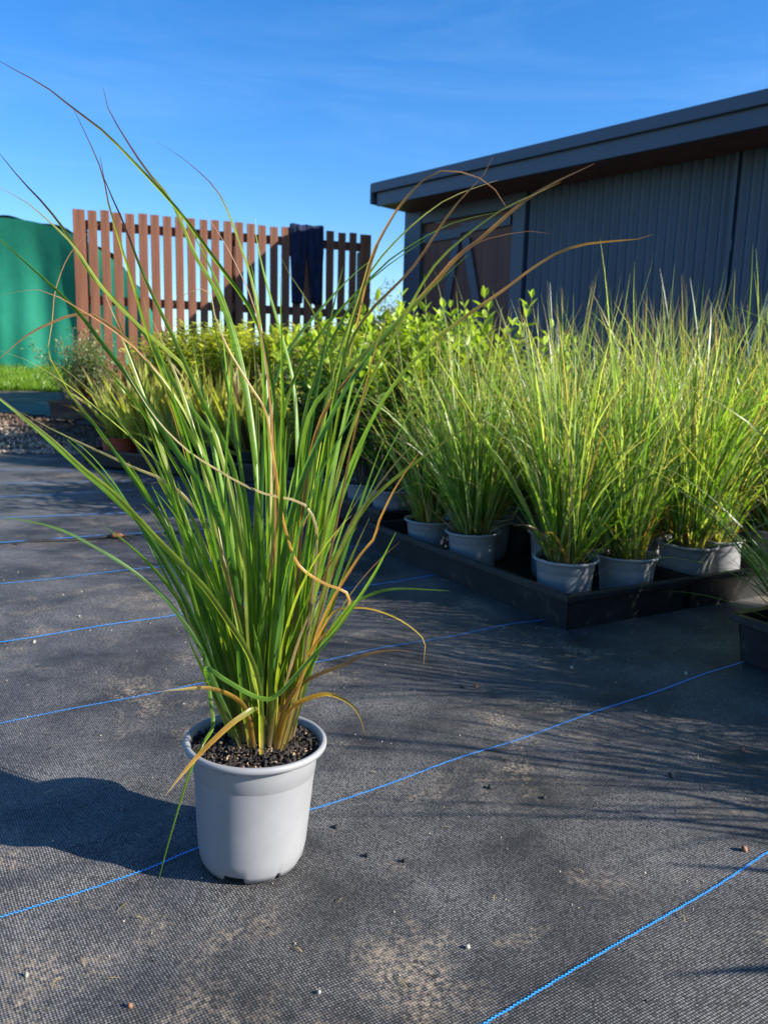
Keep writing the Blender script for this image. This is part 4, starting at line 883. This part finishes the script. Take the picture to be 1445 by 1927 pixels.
# upright leaves of the clump
for i in range(140):
    a = br.uniform(0, 6.283); q = math.sqrt(br.random()); bx_ = POT[0]+.012+.037*q*math.cos(a); by_ = POT[1]+.018+.024*q*math.sin(a)
    Ln = br.uniform(.18, .42) if br.random() < .76 else br.uniform(.42, .66)
    tl_ = .02+.20*q*br.uniform(.4, 1.25)+abs(br.normal(0, .05)); bend = abs(br.normal(0, .34))+.03; az = a+br.normal(0, .45)
    if math.cos(az) < 0: tl_ *= 1.12
    m_ = 22; s = np.linspace(0, 1, m_); th = tl_+bend*s**1.9; ds = Ln/(m_-1)
    hor = np.r_[0, np.cumsum(np.sin(th)[:-1]*ds)]; ver = np.r_[0, np.cumsum(np.cos(th)[:-1]*ds)]; wob = .010*np.sin(s*br.uniform(2, 6)+br.uniform(0, 6))*s
    P = np.stack([bx_+hor*math.cos(az)-wob*math.sin(az), by_+hor*math.sin(az)*.85+wob*math.cos(az), SZ-.012+ver], -1)
    kd = br.choice(['g', 'd', 'y', 'gb', 't', 'b'], p=[.46, .15, .25, .07, .04, .03])
    blade(P, br.uniform(.0052, .0092) if kd in 'gdy' else br.uniform(.0035, .006), str(kd))
# dry sheaths at the foot of the clump
for i in range(54):
    a = br.uniform(0, 6.283); q = .55+.45*math.sqrt(br.random()); bx_ = POT[0]+.012+.038*q*math.cos(a); by_ = POT[1]+.018+.025*q*math.sin(a); h_ = br.uniform(.04, .11)
    s = np.linspace(0, 1, 8); tl_ = .12*q
    P = np.stack([bx_+h_*s*tl_*math.cos(a)+.003*np.sin(s*3+a), by_+h_*s*tl_*math.sin(a), SZ-.012+h_*s], -1)
    o = blade(P, br.uniform(.006, .0105), 't', face=br.normal(0, .5), twist=.3, taper=([0, .5, .9, 1], [.8, 1, .6, .1])); o.name = 'dry_sheath'

# ------------------------------------------------------------------ bits lying on the mat
r_ = np.random.default_rng(63)
peb = [(922, 1482, .005, 0), (1024, 1498, .005, 0), (1263, 1457, .006, 0), (1397, 1406, .006, 1), (1075, 1257, .007, 2), (1400, 1602, .006, 1), (870, 1293, .006, 0), (895, 1292, .006, 1), (760, 1612, .005, 0), (690, 1604, .005, 0), (632, 1554, .005, 0), (245, 1896, .004, 1), (65, 1205, .006, 2), (150, 1160, .005, 2), (1290, 1268, .006, 2), (880, 1780, .004, 2), (50, 1830, .004, 2), (600, 1870, .004, 2)]
pl_ = ['small dark pebble lying loose on the weed mat', 'small reddish brown pebble lying loose on the weed mat', 'small pale pebble lying loose on the weed mat']; pc = [(.02, .02, .02), (.22, .10, .06), (.28, .26, .22)]
for k, (px, py, sz, c) in enumerate(peb):
    p = gnd(px, py); me = rocks('pebble', np.zeros((1, 3)), [sz], [pc[c]], MAT['stone'], 100+k)
    tag(obj('pebble', me, None, (p[0], p[1], float(nearz(p[0], p[1]))+sz*.45)), pl_[c], 'pebble', ['dark pebbles', 'brown pebbles', 'pale pebbles'][c]+' on the mat')
p = gnd(222, 1013); bk_ = tag(obj('bark_piece', rocks('bark_piece', np.zeros((1, 3)), [.028], [(.17, .07, .035)], MAT['stone'], 7), None, (p[0], p[1], .012), (0, 0, .4)), 'red brown lump of bark lying at the seam of the mat', 'bark'); bk_.scale = (1.5, .6, .5)
for k, (px, py, L_) in enumerate([(1056, 1337, .022), (1283, 1728, .018), (232, 1698, .016), (258, 1720, .014), (140, 1693, .012), (1190, 1190, .03), (1090, 1640, .012), (400, 1480, .014), (95, 1497, .018), (930, 1690, .014), (560, 1790, .012), (1180, 1240, .02), (1330, 1180, .03), (155, 1800, .02), (110, 1845, .016), (210, 1835, .018), (640, 1690, .014), (760, 1850, .012), (1010, 1395, .016), (840, 1555, .018), (1310, 1420, .012), (700, 1455, .012)]):
    p = gnd(px, py); a = r_.uniform(0, 3.1); t = np.linspace(0, 1, 7); c_ = r_.uniform(-.35, .35)
    P = np.stack([(t-.5)*L_*math.cos(a)-c_*L_*t*(1-t)*4*.5*math.sin(a), (t-.5)*L_*math.sin(a)+c_*L_*t*(1-t)*2*math.cos(a), .0015+.003*np.sin(t*3.1)], -1)
    sd = np.tile(np.array([-math.sin(a), math.cos(a), 0]), (7, 1)); V, Fc, Cc = ribbons(P[None], np.full((1, 7), .0016)*np.interp(t, [0, .5, 1], [.6, 1, .3]), sd[None], np.tile(STRAW*r_.uniform(.7, 1.2), (1, 7, 1)), fold=.3)
    tag(obj('dry_straw', mesh('dry_straw', V, Fc, MAT['blade'], Cc), None, (p[0], p[1], float(nearz(p[0], p[1])))), 'short dry piece of straw lying on the weed mat', 'straw', 'straws on the mat')
n = 1500; gx = r_.uniform(-1.3, 1.5, n); gy = r_.uniform(.5, 3.2, n); k = seamd(gx, gy) < -.05; gx, gy = gx[k], gy[k]; n = len(gx)
C = np.where(r_.random((n, 1)) < .75, np.array([.38, .32, .24]), np.array([.05, .03, .02]))*r_.uniform(.5, 1.3, (n, 1))
tag(obj('mat_debris', rocks('mat_debris', np.stack([gx, gy, nearz(gx, gy)+.0006], -1), r_.uniform(.0006, .0019, n), C, MAT['stone'], 9)), 'fine scattered grit and chaff lying over the black mat', 'debris', kind='stuff')
bpy.context.view_layer.update()
